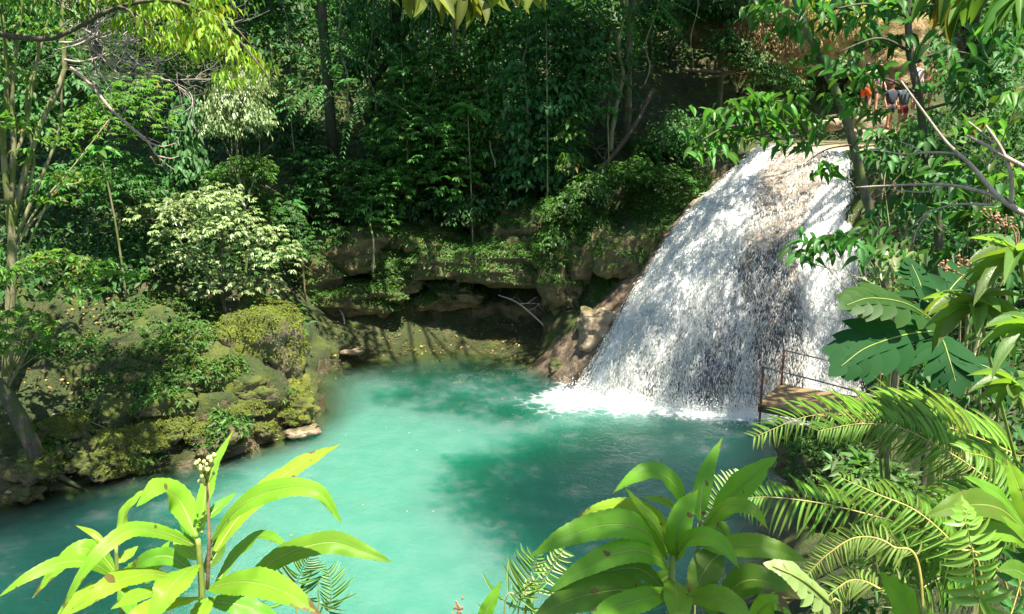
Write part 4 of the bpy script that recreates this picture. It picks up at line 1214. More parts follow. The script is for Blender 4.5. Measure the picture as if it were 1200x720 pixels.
# ------------------------------------------------------------------ stems, vines, logs on the far slope
def ground_stem(name, label, cat, pts, r, mat, part='stem', twigs=0, seed=1, r1=None):
    b = at(*pts[0])
    root = thing(name, b, label, cat)
    mb = MB(); p = np.array([at(*q) for q in pts])
    s = spline(p, len(pts) * 6)
    if cat == 'vine' and len(pts) > 2: s = s + np.stack([.10 * noise(np.stack([s[:, 2] * .9, s[:, 0] * 0 + seed, s[:, 0] * 0], -1), 5 + c) for c in (0, 1, 2)], -1) * np.sin(np.linspace(0, np.pi, len(s)))[:, None] * 2
    tube(mb, s - b, r, r * .5 if r1 is None else r1, 8, .15, seed); mb.obj(part, M[mat], root)
    rng = np.random.default_rng(seed)
    for k in range(twigs):
        i = int(rng.integers(len(s) // 3, len(s) - 1))
        mb = MB(); grow(rng, mb, s[i], norm(s[i] - s[i - 1] + rng.normal(0, .7, 3)), .6, r * .4, 1, b, 0, 4); mb.obj('twig', M[mat], root)
    return root
ground_stem('vine', "pale thin vine rising left of the mossy trunk", 'vine', [(716, 178, 27.0), (720, 120, 27.2), (727, 60, 27.2), (735, -10, 27.4)], .075, 'bark_pale', r1=.06)
ground_stem('vine', "dim thin vine left of the pale thin vine", 'vine', [(712, 150, 27.4), (712, 90, 27.4), (718, 30, 27.4)], .04, 'bark_pale', r1=.03)
ground_stem('vine', "wiry dark vine right of the mossy trunk", 'vine', [(755, 100, 27.2), (762, 50, 27.2), (772, -10, 27.3)], .025, 'bark_pale', r1=.02)
ground_stem('vine', "straight thread of vine dropping to the fallen pole", 'vine', [(812, 80, 28.5), (814, 0, 28.5), (815, -30, 28.5)], .018, 'bark_pale', r1=.018)
ground_stem('vine', "straight thin vine hanging from the shrub down the bare cliff", 'vine', [(437, 320, 25.4), (437, 270, 25.8), (436, 235, 26.6)], .035, 'bark_pale', r1=.025)
ground_stem('vine', "pale hanging rootlet in the climber's lower leaves", 'vine', [(574, 165, 26.8), (577, 182, 26.7), (580, 197, 26.7)], .02, 'bark_pale', r1=.02)
ground_stem('vine', "slack vine hanging in front of the straight dark trunk", 'vine', [(412, 150, 27), (405, 110, 27.2), (400, 60, 27.3), (398, -5, 27.4)], .035, 'bark_pale', r1=.03)
for k, (pts, r, lab) in enumerate([([(505, 215, 27.2), (503, 150, 27.4), (508, 60, 27.6), (506, -10, 27.8)], .045, "pale thin stem standing in the middle of the tiered feathery shrub"), ([(617, 190, 27.0), (616, 120, 26.8), (614, 60, 26.8), (618, -10, 27)], .05, "pale stem running up through the left side of the climber"),
        ([(345, 180, 26), (340, 110, 26), (338, 40, 26.2), (330, -10, 26.4)], .03, "thin vine beside the feathery fronded tree"), ([(440, 130, 27), (433, 60, 27.2), (436, -10, 27.3)], .025, "wiry vine in front of the tall dark tree"), ([(272, 215, 22), (270, 150, 22), (266, 100, 22.2)], .025, "left one of two thin stems under the small pale leaves"),
        ([(287, 212, 22), (284, 160, 22), (290, 110, 22.2)], .022, "right one of two thin stems under the small pale leaves"), ([(135, 288, 21), (137, 262, 21), (134, 238, 21.1)], .035, "short pale trunk in the dark gap left of the whitish bush"), ([(560, 110, 28), (548, 60, 28), (552, -5, 28.2)], .03, "slack vine above the tiered feathery shrub")]):
    ground_stem('vine', lab, 'vine', pts, r * .8, 'bark_mid', r1=r * .5, seed=20 + k)
ground_stem('log', "long dark fallen log slanting down the bare slope", 'log', [(682, 245, 26.0), (700, 205, 26.6), (722, 178, 27.0), (745, 145, 27.6), (765, 105, 28.4)], .11, 'dead_wood', twigs=4, seed=3, r1=.07)
ground_stem('pole', "grey fallen pole lying below the brown cliff rock", 'branch', [(798, 81, 28.6), (835, 84, 28.7), (872, 87, 28.9)], .07, 'dead_wood', twigs=1, seed=4, r1=.05)
ground_stem('branch', "thin dead branch lying beside the grey fallen pole", 'branch', [(822, 92, 28.3), (850, 88, 28.5), (876, 84, 28.8)], .035, 'dead_wood', twigs=1, seed=5)
ground_stem('branch', "bare fallen branch propped in the dark hollow of the back cliff", 'branch', [(643, 387, 24.7), (625, 370, 25.2), (605, 354, 25.5), (584, 346, 25.6)], .035, 'twig_grey', twigs=3, seed=6)
ground_stem('branch', "small dead branch against the low layered rock shelf", 'branch', [(404, 382, 25.5), (402, 370, 25.6), (397, 362, 25.7)], .03, 'twig_grey', twigs=0, seed=7)
M['driftwood'] = mat_bark('driftwood', (.16, .13, .09), (.30, .26, .19), None, 14)
for k, (a_, b_, lab) in enumerate([((50, 545), (130, 515), "longest driftwood stick on the left bank"), ((62, 525), (118, 540), "driftwood stick crossing under the longest one"), ((45, 530), (110, 520), "thin driftwood stick behind the longest one"), ((70, 515), (128, 522), "short driftwood stick near the dark leaning trunk")]):
    p, q = foot(*a_, 15.9), foot(*b_, 16.2)
    root = thing('driftwood', p, lab, 'driftwood', 'driftwood sticks on the left bank')
    mb = MB(); tube(mb, spline([p + (0, 0, .22), (p + q) / 2 + (0, .05, .38), q + (0, 0, .25)], 8) - p, .02, .008, 6, .2, k); mb.obj('stick', M['driftwood'], root)

def scrap(u, v, Y, s, lab):
    p = at(u, v, Y); z = h1(p[0], p[1])
    x = np.linspace(-1, 1, 7); X, Yy = np.meshgrid(x, x * .7)
    Z = .25 * noise(np.stack([X * 1.3, Yy * 1.3, X * 0 + u], -1), 5) + .3 * np.abs(X)
    V = np.stack([X, Z * .5 - .2, Yy], -1).reshape(-1, 3) * s
    k = np.arange(6)[:, None] * 7 + np.arange(6)[None]
    F = np.stack([k, k + 1, k + 8, k + 7], -1).reshape(-1, 4)
    m = bpy.data.materials.get('white_paper') or mat_simple('white_paper', (.8, .8, .82), .6, (.7, .7, .73))
    o = MB().add(np.vstack([V, V + (0, .006, 0)]), np.vstack([F, F[:, ::-1] + 49])).obj('paper_scrap', m)
    o.location = p; o.rotation_euler = (-.5, .3, .2)
    tag(o, lab, 'litter')
scrap(153, 449, 17.5, .10, "crumpled white paper scrap lying on the brown earth bank")
scrap(278, 405, 19.6, .07, "tiny white paper scrap beside the whitish bush's trunk")

# broad leaved plants among the small leaves of the far slope
def broad_plant(label, u, v, Y, n, ln, seed, mat='leaf_mid_lit', asp=.36):
    rng = np.random.default_rng(seed)
    c = at(u, v, Y)
    b = np.array((c[0] + .1, c[1] + .3, min(h1(c[0] + .1, c[1] + .3), c[2] - .4)))
    root = thing('broad_leaf_plant', b, label, 'plant', 'broad leaved plants on the far slope')
    mb = MB(); tube(mb, spline([b, (b + c) / 2 + (.05, 0, 0), c], 8) - b, .03, .02, 7); mb.obj('stem', M['bark_pale'], root)
    for k in range(n):
        a = 2.4 * k
        d = np.array((math.cos(a), math.sin(a) - .25, rng.uniform(-.55, .25)))
        place_leaf(root, unit_mesh('ovate', mat, int(rng.integers(1, 3)), 9), c + rng.normal(0, .05, 3), d, np.array((0, -.3, 1.0)) + rng.normal(0, .15, 3), ln * rng.uniform(.75, 1.15), ln * asp * rng.uniform(.85, 1.15), b)
broad_plant("broad leaved plant between the tiered feathery shrub and the climber", 548, 128, 26.6, 11, .62, 141)
broad_plant("broad leaved plant in the dark gap right of the feathery fronded tree", 470, 55, 27.5, 9, .6, 142, 'leaf_mid')
broad_plant("broad leaved plant at the top edge right of the hanging olive leaves", 640, 15, 26.2, 10, .6, 143)
broad_plant("broad leaved plant under the grey dead twigs at the left", 118, 175, 19.2, 10, .42, 144)
broad_plant("broad leaved plant low in the shade left of the vine over the cliff", 345, 240, 25.0, 10, .5, 145, 'leaf_mid')
broad_plant("narrow leaved plant hanging from the climber's right side", 712, 130, 26.2, 12, .55, 146, 'leaf_mid_lit', .2)
# ------------------------------------------------------------------ diving platform
def at_z(u, v, z):
    s = (360 - v) / FPX
    f = CP + s * SP; dz = -SP + s * CP
    t = (z - CAMZ) / dz
    return np.array(((u - 600) / FPX * t, f * t, z))

def box(mb, c, ax, ay, az, bev=.0):
    c, ax, ay, az = (np.asarray(q, float) for q in (c, ax, ay, az))
    V = [c + ax * i + ay * j + az * k for i in (-1, 1) for j in (-1, 1) for k in (-1, 1)]
    F = [(0, 1, 3, 2), (4, 6, 7, 5), (0, 4, 5, 1), (2, 3, 7, 6), (0, 2, 6, 4), (1, 5, 7, 3)]
    mb.add(np.array(V), np.array(F))

def platform():
    A, B = at_z(888, 474, 1.05), at_z(914, 450, 1.05)
    e = norm(B - A); w = np.linalg.norm(B - A)
    d = np.array((e[1], -e[0], 0)); Lg = 2.7
    root = thing('diving_platform', (A[0], A[1], 0), "small wooden diving platform with rusty rails at the foot of the waterfall", 'platform')
    off = np.array(root.location)
    wood = NT("wet_planks")
    g = wood.pos()
    mp = wood.n('ShaderNodeMapping', in_Rotation=(0, 0, math.atan2(d[1], d[0])), in_Scale=(1, 9, 1)); wood.set(mp.inputs[0], g)
    a = wood.noise(mp.outputs[0], 2.2, 5, .65, .5)
    c = wood.mix(wood.rng(a, .3, .7), (.25, .17, .075), (.12, .075, .035))
    c = wood.mix(wood.rng(wood.noise(g, 3, 4), .55, .75, 0, .6), c, (.12, .085, .05))
    p = wood.n('ShaderNodeBsdfPrincipled', in_Base_Color=c, in_Roughness=.5, in_Normal=wood.bump(a, .6, .01))
    wm = wood.surf(p.outputs[0])
    rust = mat_simple("rusty_iron", (.22, .07, .045), .75, (.10, .05, .04), 30, .6)
    rail = mat_simple("worn_rail_pipe", (.16, .14, .14), .35, (.28, .24, .24), 30, .3, .6)
    n = 4
    for k in range(n):
        mb = MB(); f = (k + .5) / n
        box(mb, A + e * w * f + d * Lg / 2 - (0, 0, .02) - off + (0, 0, .004 * (k % 2)), d * Lg / 2, e * (w / n / 2 - .006), (0, 0, .022)); mb.obj('plank', wm, root, smooth=False)
    for f in (.04, .5, .96):
        mb = MB(); box(mb, A + e * w * f + d * (Lg / 2 + .03) - (0, 0, .115) - off, d * (Lg / 2 - .05), e * .03, (0, 0, .07)); mb.obj('joist', M['dead_wood'], root, smooth=False)
    mb = MB(); box(mb, A + e * w * .5 + d * .03 - (0, 0, .11) - off, d * .02, e * (w / 2 + .01), (0, 0, .062)); mb.obj('joist', M['dead_wood'], root, smooth=False)
    for q in (A + d * .05 + e * .05, B + d * .05 - e * .05):
        mb = MB(); tube(mb, spline([q - (0, 0, 2.2), q + (0, 0, .88)], 6) - off, .027, .027, 8); mb.obj('post', rust, root)
        mb = MB(); tube(mb, spline([q + (0, 0, .86), q + d * 1.4 + (0, 0, .72), q + d * (Lg + .4) + (0, 0, .52)], 10) - off, .018, .018, 8); mb.obj('rail', rail, root)
        q2 = q + d * (Lg + .3)
        mb = MB(); tube(mb, spline([q2 + (0, 0, .53), (q2[0], q2[1], h1(q2[0], q2[1]) - .2)], 5) - off, .03, .03, 8); mb.obj('post', rust, root)
platform()

# ------------------------------------------------------------------ right bank: trees and shrubs near the viewpoint
M['leaf_bough'] = mat_leaf('leaf_bough', (.055, .15, .022), (.12, .32, .03), .4, .45, spec=.35)
def place_crown(root, lobes, style, dens, ln, wd, mat, shape='ovate', nobj=300, seed=1, name='crown', T=L2):
    rng = np.random.default_rng(seed)
    P, D, N, L = crown_points(rng, lobes, style, dens, ln)
    foliage(root, P, D, N, L, wd, mat, shape, nobj, rng, T, name)

b = foot(1052, 540, 9.0)
root = thing('tree', b, "mossy slanting trunk leaning left over the lip, a leafy branch reaching over the waterfall", 'tree')
mb = MB()
tr = spline(np.array([b, at(1047, 420, 9.0), at(1030, 290, 9.0), at(1013, 225, 9.05), at(1000, 170, 9.1), at(985, 120, 9.15), at(960, 65, 9.3), at(938, 15, 9.4), at(915, -60, 9.5), at(900, -160, 9.6)]), 44)
tube(mb, tr - b, .057, .038, 10, .14, 3)
mb.obj('trunk', M['bark_moss'], root)
for pts, r in [([(990, 135, 9.1), (950, 140, 8.8), (905, 142, 8.5), (850, 150, 8.2), (822, 165, 8.1)], .028), ([(960, 137, 8.9), (920, 120, 8.6), (880, 118, 8.4)], .016), ([(960, 140, 8.9), (930, 155, 8.6), (900, 165, 8.4)], .014),
               ([(1000, 170, 9.1), (970, 175, 8.8), (945, 190, 8.6)], .012), ([(975, 95, 9.2), (1010, 60, 9.0), (1060, 40, 8.8)], .02), ([(945, 30, 9.4), (980, 10, 9.2), (1010, 15, 9.1)], .02)]:
    mb = MB(); p = np.array([at(*q) for q in pts]); tube(mb, spline(p, 16) - b, r, r * .3, 6, .1); mb.obj('branch', M['bark_dark'], root)
lb = px_lobes([(830, 165, 26, 16), (845, 140, 26, 12), (870, 125, 26, 14), (895, 120, 26, 12), (925, 125, 24, 14), (905, 150, 26, 14), (870, 158, 26, 14), (945, 145, 24, 18), (935, 165, 20, 12), (840, 180, 18, 12), (960, 195, 20, 12), (975, 120, 20, 14), (925, 40, 26, 14, 9.2), (955, 70, 26, 12, 9.0), (900, 15, 30, 14, 9.3), (985, 35, 26, 14, 9.1), (1000, 95, 22, 12, 8.8), (1010, 130, 20, 10, 8.8)], 8.4, seed=6, jit=.3)
place_crown(root, lb, 'broad', .95, .18, .36, 'leaf_bough', nobj=300, seed=60, T=L8)

b = foot(1092, 520, 8.2)
root = thing('tree', b, "thin dark trunk in front of the bathers with a wide spread of dark leaves", 'tree')
mb = MB()
tube(mb, spline(np.array([b, at(1100, 300, 8.2), at(1085, 190, 8.1), at(1078, 120, 8.0), at(1066, 60, 8.0), at(1064, 0, 8.0), at(1062, -90, 8.0)]), 30) - b, .05, .028, 8, .1)
mb.obj('trunk', M['bark_dark'], root)
for pts in [[(1066, 60, 8), (1030, 45, 7.8), (985, 60, 7.6)], [(1068, 75, 8), (1110, 60, 7.8), (1160, 70, 7.6)], [(1064, 20, 8), (1020, 5, 7.8), (980, 10, 7.6)], [(1075, 110, 8), (1045, 95, 7.9), (1010, 85, 7.8)], [(1065, 10, 8), (1110, 5, 7.8), (1150, 10, 7.6)], [(1080, 130, 8), (1120, 120, 7.9), (1150, 125, 7.8)]]:
    mb = MB(); tube(mb, spline(np.array([at(*q) for q in pts]), 12) - b, .018, .005, 5); mb.obj('branch', M['bark_dark'], root)
lb = px_lobes([(990, 68, 26, 12), (1020, 58, 26, 12), (1045, 48, 26, 12), (1100, 55, 30, 16), (1140, 70, 30, 18), (1000, 12, 34, 14), (1040, 8, 34, 14), (1090, 8, 34, 16), (1130, 30, 30, 18), (1025, 88, 24, 9), (1120, 100, 30, 16), (1155, 115, 30, 18), (1180, 60, 34, 22), (950, 15, 26, 12)], 7.8, seed=7, jit=.4)
place_crown(root, lb, 'broad', .62, .185, .36, 'leaf_mid', nobj=300, seed=61, T=L8)

def near_shrub(label, spec, Y, style, ln, wd, mat, seed, dens=.5, nobj=300, base=None, r=.03, shape='ovate', cat='shrub', jit=.35, name='shrub', T=L8, fork=None):
    lb = px_lobes(spec, Y, seed=seed, jit=jit)
    a = np.array(lb)
    c = a[:, :3].mean(0)
    b = np.array((c[0] + .2, c[1] + .2, h1(c[0] + .2, c[1] + .2) - .1)) if base is None else base
    rng = np.random.default_rng(seed)
    root = thing(name, b, label, cat)
    mb = MB(); limbs(mb, rng, b, b * .3 + c * .7 if fork is None else fork, lb, r, b); mb.obj('stem', M['bark_pale'], root)
    place_crown(root, lb, style, dens, ln, wd, mat, shape, nobj, seed, T=T)
    return root
near_shrub("dense dark leaved shrub filling the gap right of the slanting trunk below the bathers", [(1040, 185, 40, 20), (1080, 175, 40, 20), (1065, 215, 36, 18), (1100, 205, 36, 20), (1030, 165, 26, 14), (1050, 245, 40, 20), (1090, 240, 36, 20)], 7.6, 'broad', .17, .42, 'leaf_mid', 62, .42)
near_shrub("sunlit green shrub at the right edge level with the bathers", [(1150, 165, 36, 22), (1185, 150, 34, 26), (1190, 195, 34, 22), (1145, 205, 34, 18), (1195, 110, 30, 24)], 7.2, 'broad', .17, .42, 'leaf_fresh', 63, .32)
near_shrub("spray of leaves reaching left across the waterfall's right edge", [(950, 290, 24, 12), (972, 282, 24, 12), (995, 290, 24, 12), (1015, 275, 24, 14), (940, 305, 16, 9), (1035, 290, 24, 16)], 6.8, 'broad', .16, .36, 'leaf_mid', 64, .8, base=foot(1085, 330, 7.4), fork=at(1062, 292, 7.0), r=.02)
near_shrub("dark tall undergrowth at the right behind the bare branches", [(1130, 260, 44, 26), (1175, 245, 40, 28), (1110, 300, 36, 22), (1160, 300, 40, 26), (1195, 290, 36, 28)], 7.0, 'broad', .18, .42, 'leaf_dark', 65, .5)
near_shrub("rounded pale leaved shrub beside the right edge of the waterfall's middle", [(1035, 320, 22, 14), (1050, 300, 26, 14), (1065, 330, 26, 16), (1045, 345, 22, 10)], 6.2, 'broad', .13, .5, 'leaf_pale', 66, .42)
near_shrub("dark glossy shrub under the lobed leaves on the right bank", [(1090, 455, 40, 20), (1130, 470, 40, 20), (1070, 485, 36, 16), (1170, 480, 40, 24)], 6.0, 'broad', .15, .42, 'leaf_dark', 67, .5)
near_shrub("leafy shrub behind the flowering plants at the right edge", [(1180, 340, 40, 30), (1165, 400, 40, 26), (1195, 430, 36, 26), (1110, 420, 36, 20)], 5.2, 'broad', .14, .36, 'leaf_mid', 68, .42)
near_shrub("shaded bushes behind the bathers at the upper right", [(1130, 100, 50, 26, 26), (1180, 90, 50, 30, 25), (1120, 60, 44, 24, 27), (1175, 40, 50, 30, 26), (1150, 130, 44, 20, 22), (1200, 140, 40, 24, 20)], 26.0, 'broad', .24, .42, 'leaf_mid', 75, 1.0, nobj=0, r=.06)
near_shrub("sparse bright bushes on the slope above the fern fronds at the right edge", [(1130, 210, 50, 26, 17), (1180, 230, 50, 26, 16), (1090, 150, 40, 20, 20), (1200, 300, 50, 30, 14), (1120, 300, 50, 26, 14), (1080, 260, 40, 22, 16), (1060, 330, 40, 22, 14)], 16.0, 'broad', .22, .42, 'leaf_mid', 76, .8, nobj=0, r=.05)
near_shrub("low herb thicket under the ladder fern at the lower right", [(1080, 655, 40, 22), (1130, 690, 44, 24), (1050, 705, 40, 20), (1170, 650, 40, 26), (1190, 600, 36, 26), (1000, 715, 36, 16)], 2.9, 'broad', .075, .4, 'leaf_mid', 69, .5, r=.01)

# pale bare branches
b = at(1215, 258, 5.4)
root = thing('bare_branch', b, "bare pinkish branches forking across the right edge of the photo", 'branch')
for pts, r0, r1 in [([(1215, 258), (1175, 235), (1140, 196), (1110, 168), (1085, 135), (1056, 95)], .026, .008), ([(1190, 243), (1155, 226), (1110, 217), (1060, 217), (1003, 220)], .019, .009), ([(1140, 196), (1122, 181), (1085, 179), (1060, 181), (1035, 177)], .013, .006),
                    ([(1215, 203), (1180, 185), (1155, 170), (1132, 158)], .022, .012), ([(1185, 238), (1185, 205), (1172, 172), (1155, 147)], .020, .010), ([(1165, 168), (1150, 155), (1135, 143)], .010, .008), ([(1110, 217), (1085, 225), (1060, 224), (1043, 222)], .008, .004),
                    ([(1155, 200), (1160, 190), (1170, 181)], .006, .004), ([(1020, 219), (1035, 225), (1018, 235)], .004, .002), ([(1085, 181), (1070, 172), (1052, 165)], .006, .003), ([(1165, 240), (1120, 240), (1088, 250), (1065, 270)], .012, .005), ([(1088, 250), (1075, 268), (1070, 285)], .008, .004)]:
    mb = MB(); tube(mb, spline(np.array([at(u, v, 5.4 + .004 * (1200 - u)) for u, v in pts]), 18) - b, r0 * .78, r1 * .8, 7, .14, 5)
    mb.obj('branch', M['twig_pink'], root)

# ------------------------------------------------------------------ lobed leaf plant
def lobed_leaf(parent, off, pts, width, N, mat, lobes=7, Y0=None):
    p = spline(np.array(pts, float), 30)
    T = norm(np.gradient(p, axis=0)); N = norm(np.array(N, float))
    S = norm(np.cross(T, N)); Nn = np.cross(S, T)
    mb = MB()
    V, F, uv = leaf_unit('lance', .16, .05, 7)
    Lt = np.linalg.norm(p[-1] - p[0])
    for k in range(lobes):
        t = .06 + .86 * k / (lobes - 1)
        i = int(t * 29)
        prof = math.sin(math.pi * (t * .82 + .13)) ** .7
        for sg in (-1, 1):
            d = norm(T[i] * (.40 + .7 * t) + S[i] * sg - Nn[i] * (.10 + .08 * ((k * 7) % 3)))
            s = norm(np.cross(Nn[i], d)); u = np.cross(d, s)
            ln = width * prof * (1 + .1 * ((k * 37 + (sg > 0) * 13) % 5 - 2) / 2); w = Lt / lobes * 1.12
            mb.add(p[i] + d * (V[:, :1] * ln) + s * (V[:, 1:2] * w) + u * (V[:, 2:] * ln) - off, F, .5, uv)
    d = T[-1]; s = norm(np.cross(Nn[-1], d)); u = np.cross(d, s)
    mb.add(p[-3] + d * (V[:, :1] * width * .55) + s * (V[:, 1:2] * width * .4) + u * (V[:, 2:] * width * .4) - off, F, .5, uv)
    w = width * .24 * np.sin(np.pi * np.linspace(.05, .95, 30)) ** .6
    rows = np.stack([p - S * w[:, None] - Nn * .004, p + Nn * .0, p + S * w[:, None] - Nn * .004], 1).reshape(-1, 3)
    k = np.arange(29)[:, None] * 3 + np.arange(2)[None]
    mb.add(rows - off + Nn.mean(0) * .002, np.stack([k, k + 1, k + 4, k + 3], -1).reshape(-1, 4), .5, np.stack([np.repeat(np.linspace(0, 1, 30), 3), np.tile([.3, .5, .7], 30)], -1))
    o = mb.obj('leaf', M[mat], parent)
    mb = MB(); tube(mb, p - off + Nn * .003, .007, .002, 5); mb.obj('midrib', M['stem_green'], o)
    o2 = COL.objects[-1]
    return o
M['stem_green'] = mat_simple("green_stem", (.20, .25, .05), .5, (.13, .19, .035), 20, .2)
M['lobed'] = mat_leaf("lobed_leaf_shaded", (.014, .052, .013), (.04, .15, .02), .3, .7, .3, spec=.1)  # shade painted into the colour, a darker copy of the lit lobed leaf
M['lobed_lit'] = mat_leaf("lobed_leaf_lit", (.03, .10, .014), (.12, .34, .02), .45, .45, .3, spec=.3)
b = foot(1100, 500, 5.4)
root = thing('lobed_plant', b, "plant with big deeply lobed leaves in front of the waterfall's right foot", 'plant')
mb = MB(); tube(mb, spline([b, at(1105, 430, 5.3), at(1100, 380, 5.2), at(1095, 345, 5.2)], 10) - b, .03, .015, 8); mb.obj('stem', M['stem_green'], root)
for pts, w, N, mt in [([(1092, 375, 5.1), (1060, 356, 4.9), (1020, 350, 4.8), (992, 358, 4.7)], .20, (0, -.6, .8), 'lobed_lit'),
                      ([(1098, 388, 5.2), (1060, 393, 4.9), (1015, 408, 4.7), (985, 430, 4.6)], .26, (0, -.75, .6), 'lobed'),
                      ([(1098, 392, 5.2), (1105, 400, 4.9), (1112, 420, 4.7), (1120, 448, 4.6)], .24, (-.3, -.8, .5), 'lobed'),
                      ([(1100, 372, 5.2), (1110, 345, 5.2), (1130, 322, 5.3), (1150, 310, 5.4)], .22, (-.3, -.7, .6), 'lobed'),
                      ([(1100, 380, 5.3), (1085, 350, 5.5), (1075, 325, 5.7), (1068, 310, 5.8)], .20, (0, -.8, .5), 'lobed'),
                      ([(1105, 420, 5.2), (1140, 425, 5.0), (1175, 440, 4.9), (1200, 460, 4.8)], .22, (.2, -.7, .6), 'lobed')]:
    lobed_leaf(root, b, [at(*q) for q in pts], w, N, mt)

# ------------------------------------------------------------------ rosette plants with brown seed heads
M['leaf_lance'] = mat_leaf("lance_leaf_green", (.085, .16, .035), (.24, .42, .03), .42, .34, .3, midrib=True)
M['seed'] = mat_simple("brown_seed_head", (.32, .18, .09), .8, (.20, .12, .07), 40)
def rosette(label, u, v, Y, n, ln, wd, seed, seedheads=(), mat='leaf_lance', base=None, droop=-.55, yaw=None, up=.35):
    rng = np.random.default_rng(seed)
    c = at(u, v, Y)
    b = foot(u + 190, v + 230, Y + .5) if base is None else base
    root = thing('rosette_plant', b, label, 'plant')
    mb = MB(); tube(mb, spline([b, b * .35 + c * .65 + (.0, 0, -.06), c], 14) - b, .008, .006, 7); mb.obj('stem', M['stem_green'], root)
    for k in range(n):
        a = 2.4 * k + rng.uniform(-.2, .2)
        f = k / n
        d = np.array((math.cos(a), math.sin(a), up * (1 - f) + droop * f + rng.uniform(-.15, .15)))
        nn = np.array((0, 0, 1.0)) + .25 * np.array((math.cos(a), math.sin(a), 0)) + rng.normal(0, .08, 3)
        place_leaf(root, unit_mesh('lance', mat, int(rng.integers(1, 3)), 9), c - (0, 0, .05 * f), d, nn, ln * rng.uniform(.8, 1.1) * (.75 + .35 * f), wd * rng.uniform(.85, 1.15), b)
    for (hu, hv) in seedheads:
        h = at(hu, hv, Y)
        mb = MB(); tube(mb, spline([c, (c + h) / 2 + (.02, 0, .02), h], 8) - b, .004, .002, 5); mb.obj('flower_stalk', M['seed'], root)
        mb = MB()
        for q in range(16):
            e = h + rng.normal(0, .016, 3); s = ICO3
            tube(mb, spline([h - (0, 0, .02), e], 3) - b, .0012, .001, 4)
            vv, ff = LOWS
            mb.add(vv * rng.uniform(.004, .007) + e - b, ff)
        mb.obj('seed_head', M['seed'], root)
    return root
_bm = bmesh.new(); bmesh.ops.create_icosphere(_bm, subdivisions=1, radius=1)
LOWS = (np.array([v.co[:] for v in _bm.verts]), np.array([[v.index for v in f.verts] for f in _bm.faces])); _bm.free()
rosette("drooping rosette with two brown seed heads in front of the lobed leaves", 1143, 352, 3.1, 15, .25, .062, 71, [(1130, 305), (1107, 312)])
rosette("drooping rosette with a tall brown seed head at the right edge", 1192, 292, 3.0, 15, .24, .062, 72, [(1167, 255), (1180, 262)])
rosette("pale rosette at the right edge below the drooping ones", 1205, 375, 2.7, 13, .18, .048, 73)
rosette("small bright rosette at the right edge above the long fern fronds", 1188, 445, 2.9, 12, .17, .045, 74)
# ------------------------------------------------------------------ ferns
M['fern_lit'] = mat_leaf("fern_leaflet_lit", (.25, .38, .10), (.34, .54, .08), .42, .38, .35)  # lighter copy of the green leaflet, sunlight painted into its colour
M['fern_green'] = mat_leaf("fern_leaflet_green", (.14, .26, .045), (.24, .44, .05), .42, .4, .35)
M['fern_dry'] = mat_leaf("fern_leaflet_dry", (.13, .19, .04), (.26, .34, .05), .35, .5, .4)
M['rachis'] = mat_simple("fern_rachis", (.34, .32, .07), .5, (.26, .20, .06), 30, .2)
M['ladder'] = mat_leaf('ladder_fern_lime', (.20, .36, .05), (.34, .54, .05), .4, .4, .25)
_pm = {}
def pinna_mesh(mat, shape, droop):
    key = (mat, shape, droop)
    if key not in _pm:
        V, F, uv = leaf_unit(shape, droop, .10, 8)
        _pm[key] = MB().add(V, F, uv=uv).mesh('leaflet', M[mat])
    return _pm[key]

def frond(root, off, pts, n, ln, wd, mat, N, seed=1, ang=.55, droop=.35, grav=.0, shape='strip', prof=None, up_k=1.0, low_k=1.0, bare=.0, twist=0.0, rr=.006):
    rng = np.random.default_rng(seed)
    p = spline(np.array(pts, float), n * 2)
    T = norm(np.gradient(p, axis=0)); N = norm(np.array(N, float))
    mb = MB(); tube(mb, p - off, rr, rr * .25, 6); fo = mb.obj('frond', M['rachis'], root)
    me = pinna_mesh(mat, shape, droop)
    for k in range(n):
        t = (k + .5) / n
        if t < bare: continue
        i = min(2 * k + 1, len(p) - 1)
        S = norm(np.cross(T[i], N)); Nn = np.cross(S, T[i])
        pr = (math.sin(math.pi * min(.98, t * .80 + .16)) ** .65) if prof is None else prof(t)
        for sg, kk in ((-1, up_k), (1, low_k)):
            if rng.random() < .06: continue
            d = T[i] * (ang + rng.normal(0, .11)) + S * sg + Nn * rng.normal(.05, .08) + np.array((0, 0, -grav))
            place_leaf(fo, me, p[i] + Nn * .001, d, Nn + rng.normal(0, .16, 3), ln * pr * kk * rng.uniform(.78, 1.1), wd * rng.uniform(.85, 1.1), off, 'leaflet')
    return fo

b = foot(1260, 640, 3.2)
root = thing('fern', b, "big arching fern with two long fine fronds reaching left toward the diving platform", 'fern')
off = b
frond(root, off, [b, at(1230, 560, 3.25), at(1190, 533, 3.3), at(1120, 504, 3.3), at(1067, 492, 3.3), at(1013, 487, 3.35), at(947, 488, 3.4), at(885, 512, 3.4)], 96, .235, .0085, 'fern_lit', (.0, -.75, .66), 81, .62, .5, .10, bare=.24, up_k=.85)
frond(root, off, [b, at(1230, 620, 3.0), at(1180, 580, 3.1), at(1135, 545, 3.15), at(1090, 518, 3.2), at(1050, 500, 3.25), at(1005, 497, 3.3), at(960, 505, 3.3)], 88, .25, .008, 'fern_lit', (.1, -.8, .55), 82, .6, .55, .25, bare=.30, up_k=.6)
b = foot(1180, 760, 2.6)
root = thing('fern', b, "fern with one straight frond hanging over dark ground below the longer fronds", 'fern')
frond(root, b, [b, at(1150, 680, 2.6), at(1107, 634, 2.65), at(1060, 616, 2.7), at(1025, 605, 2.75), at(962, 590, 2.8), at(905, 583, 2.85), at(868, 584, 2.9)], 62, .185, .011, 'fern_green', (0, -.62, .78), 83, .45, .5, .12, bare=.22, low_k=1.05)
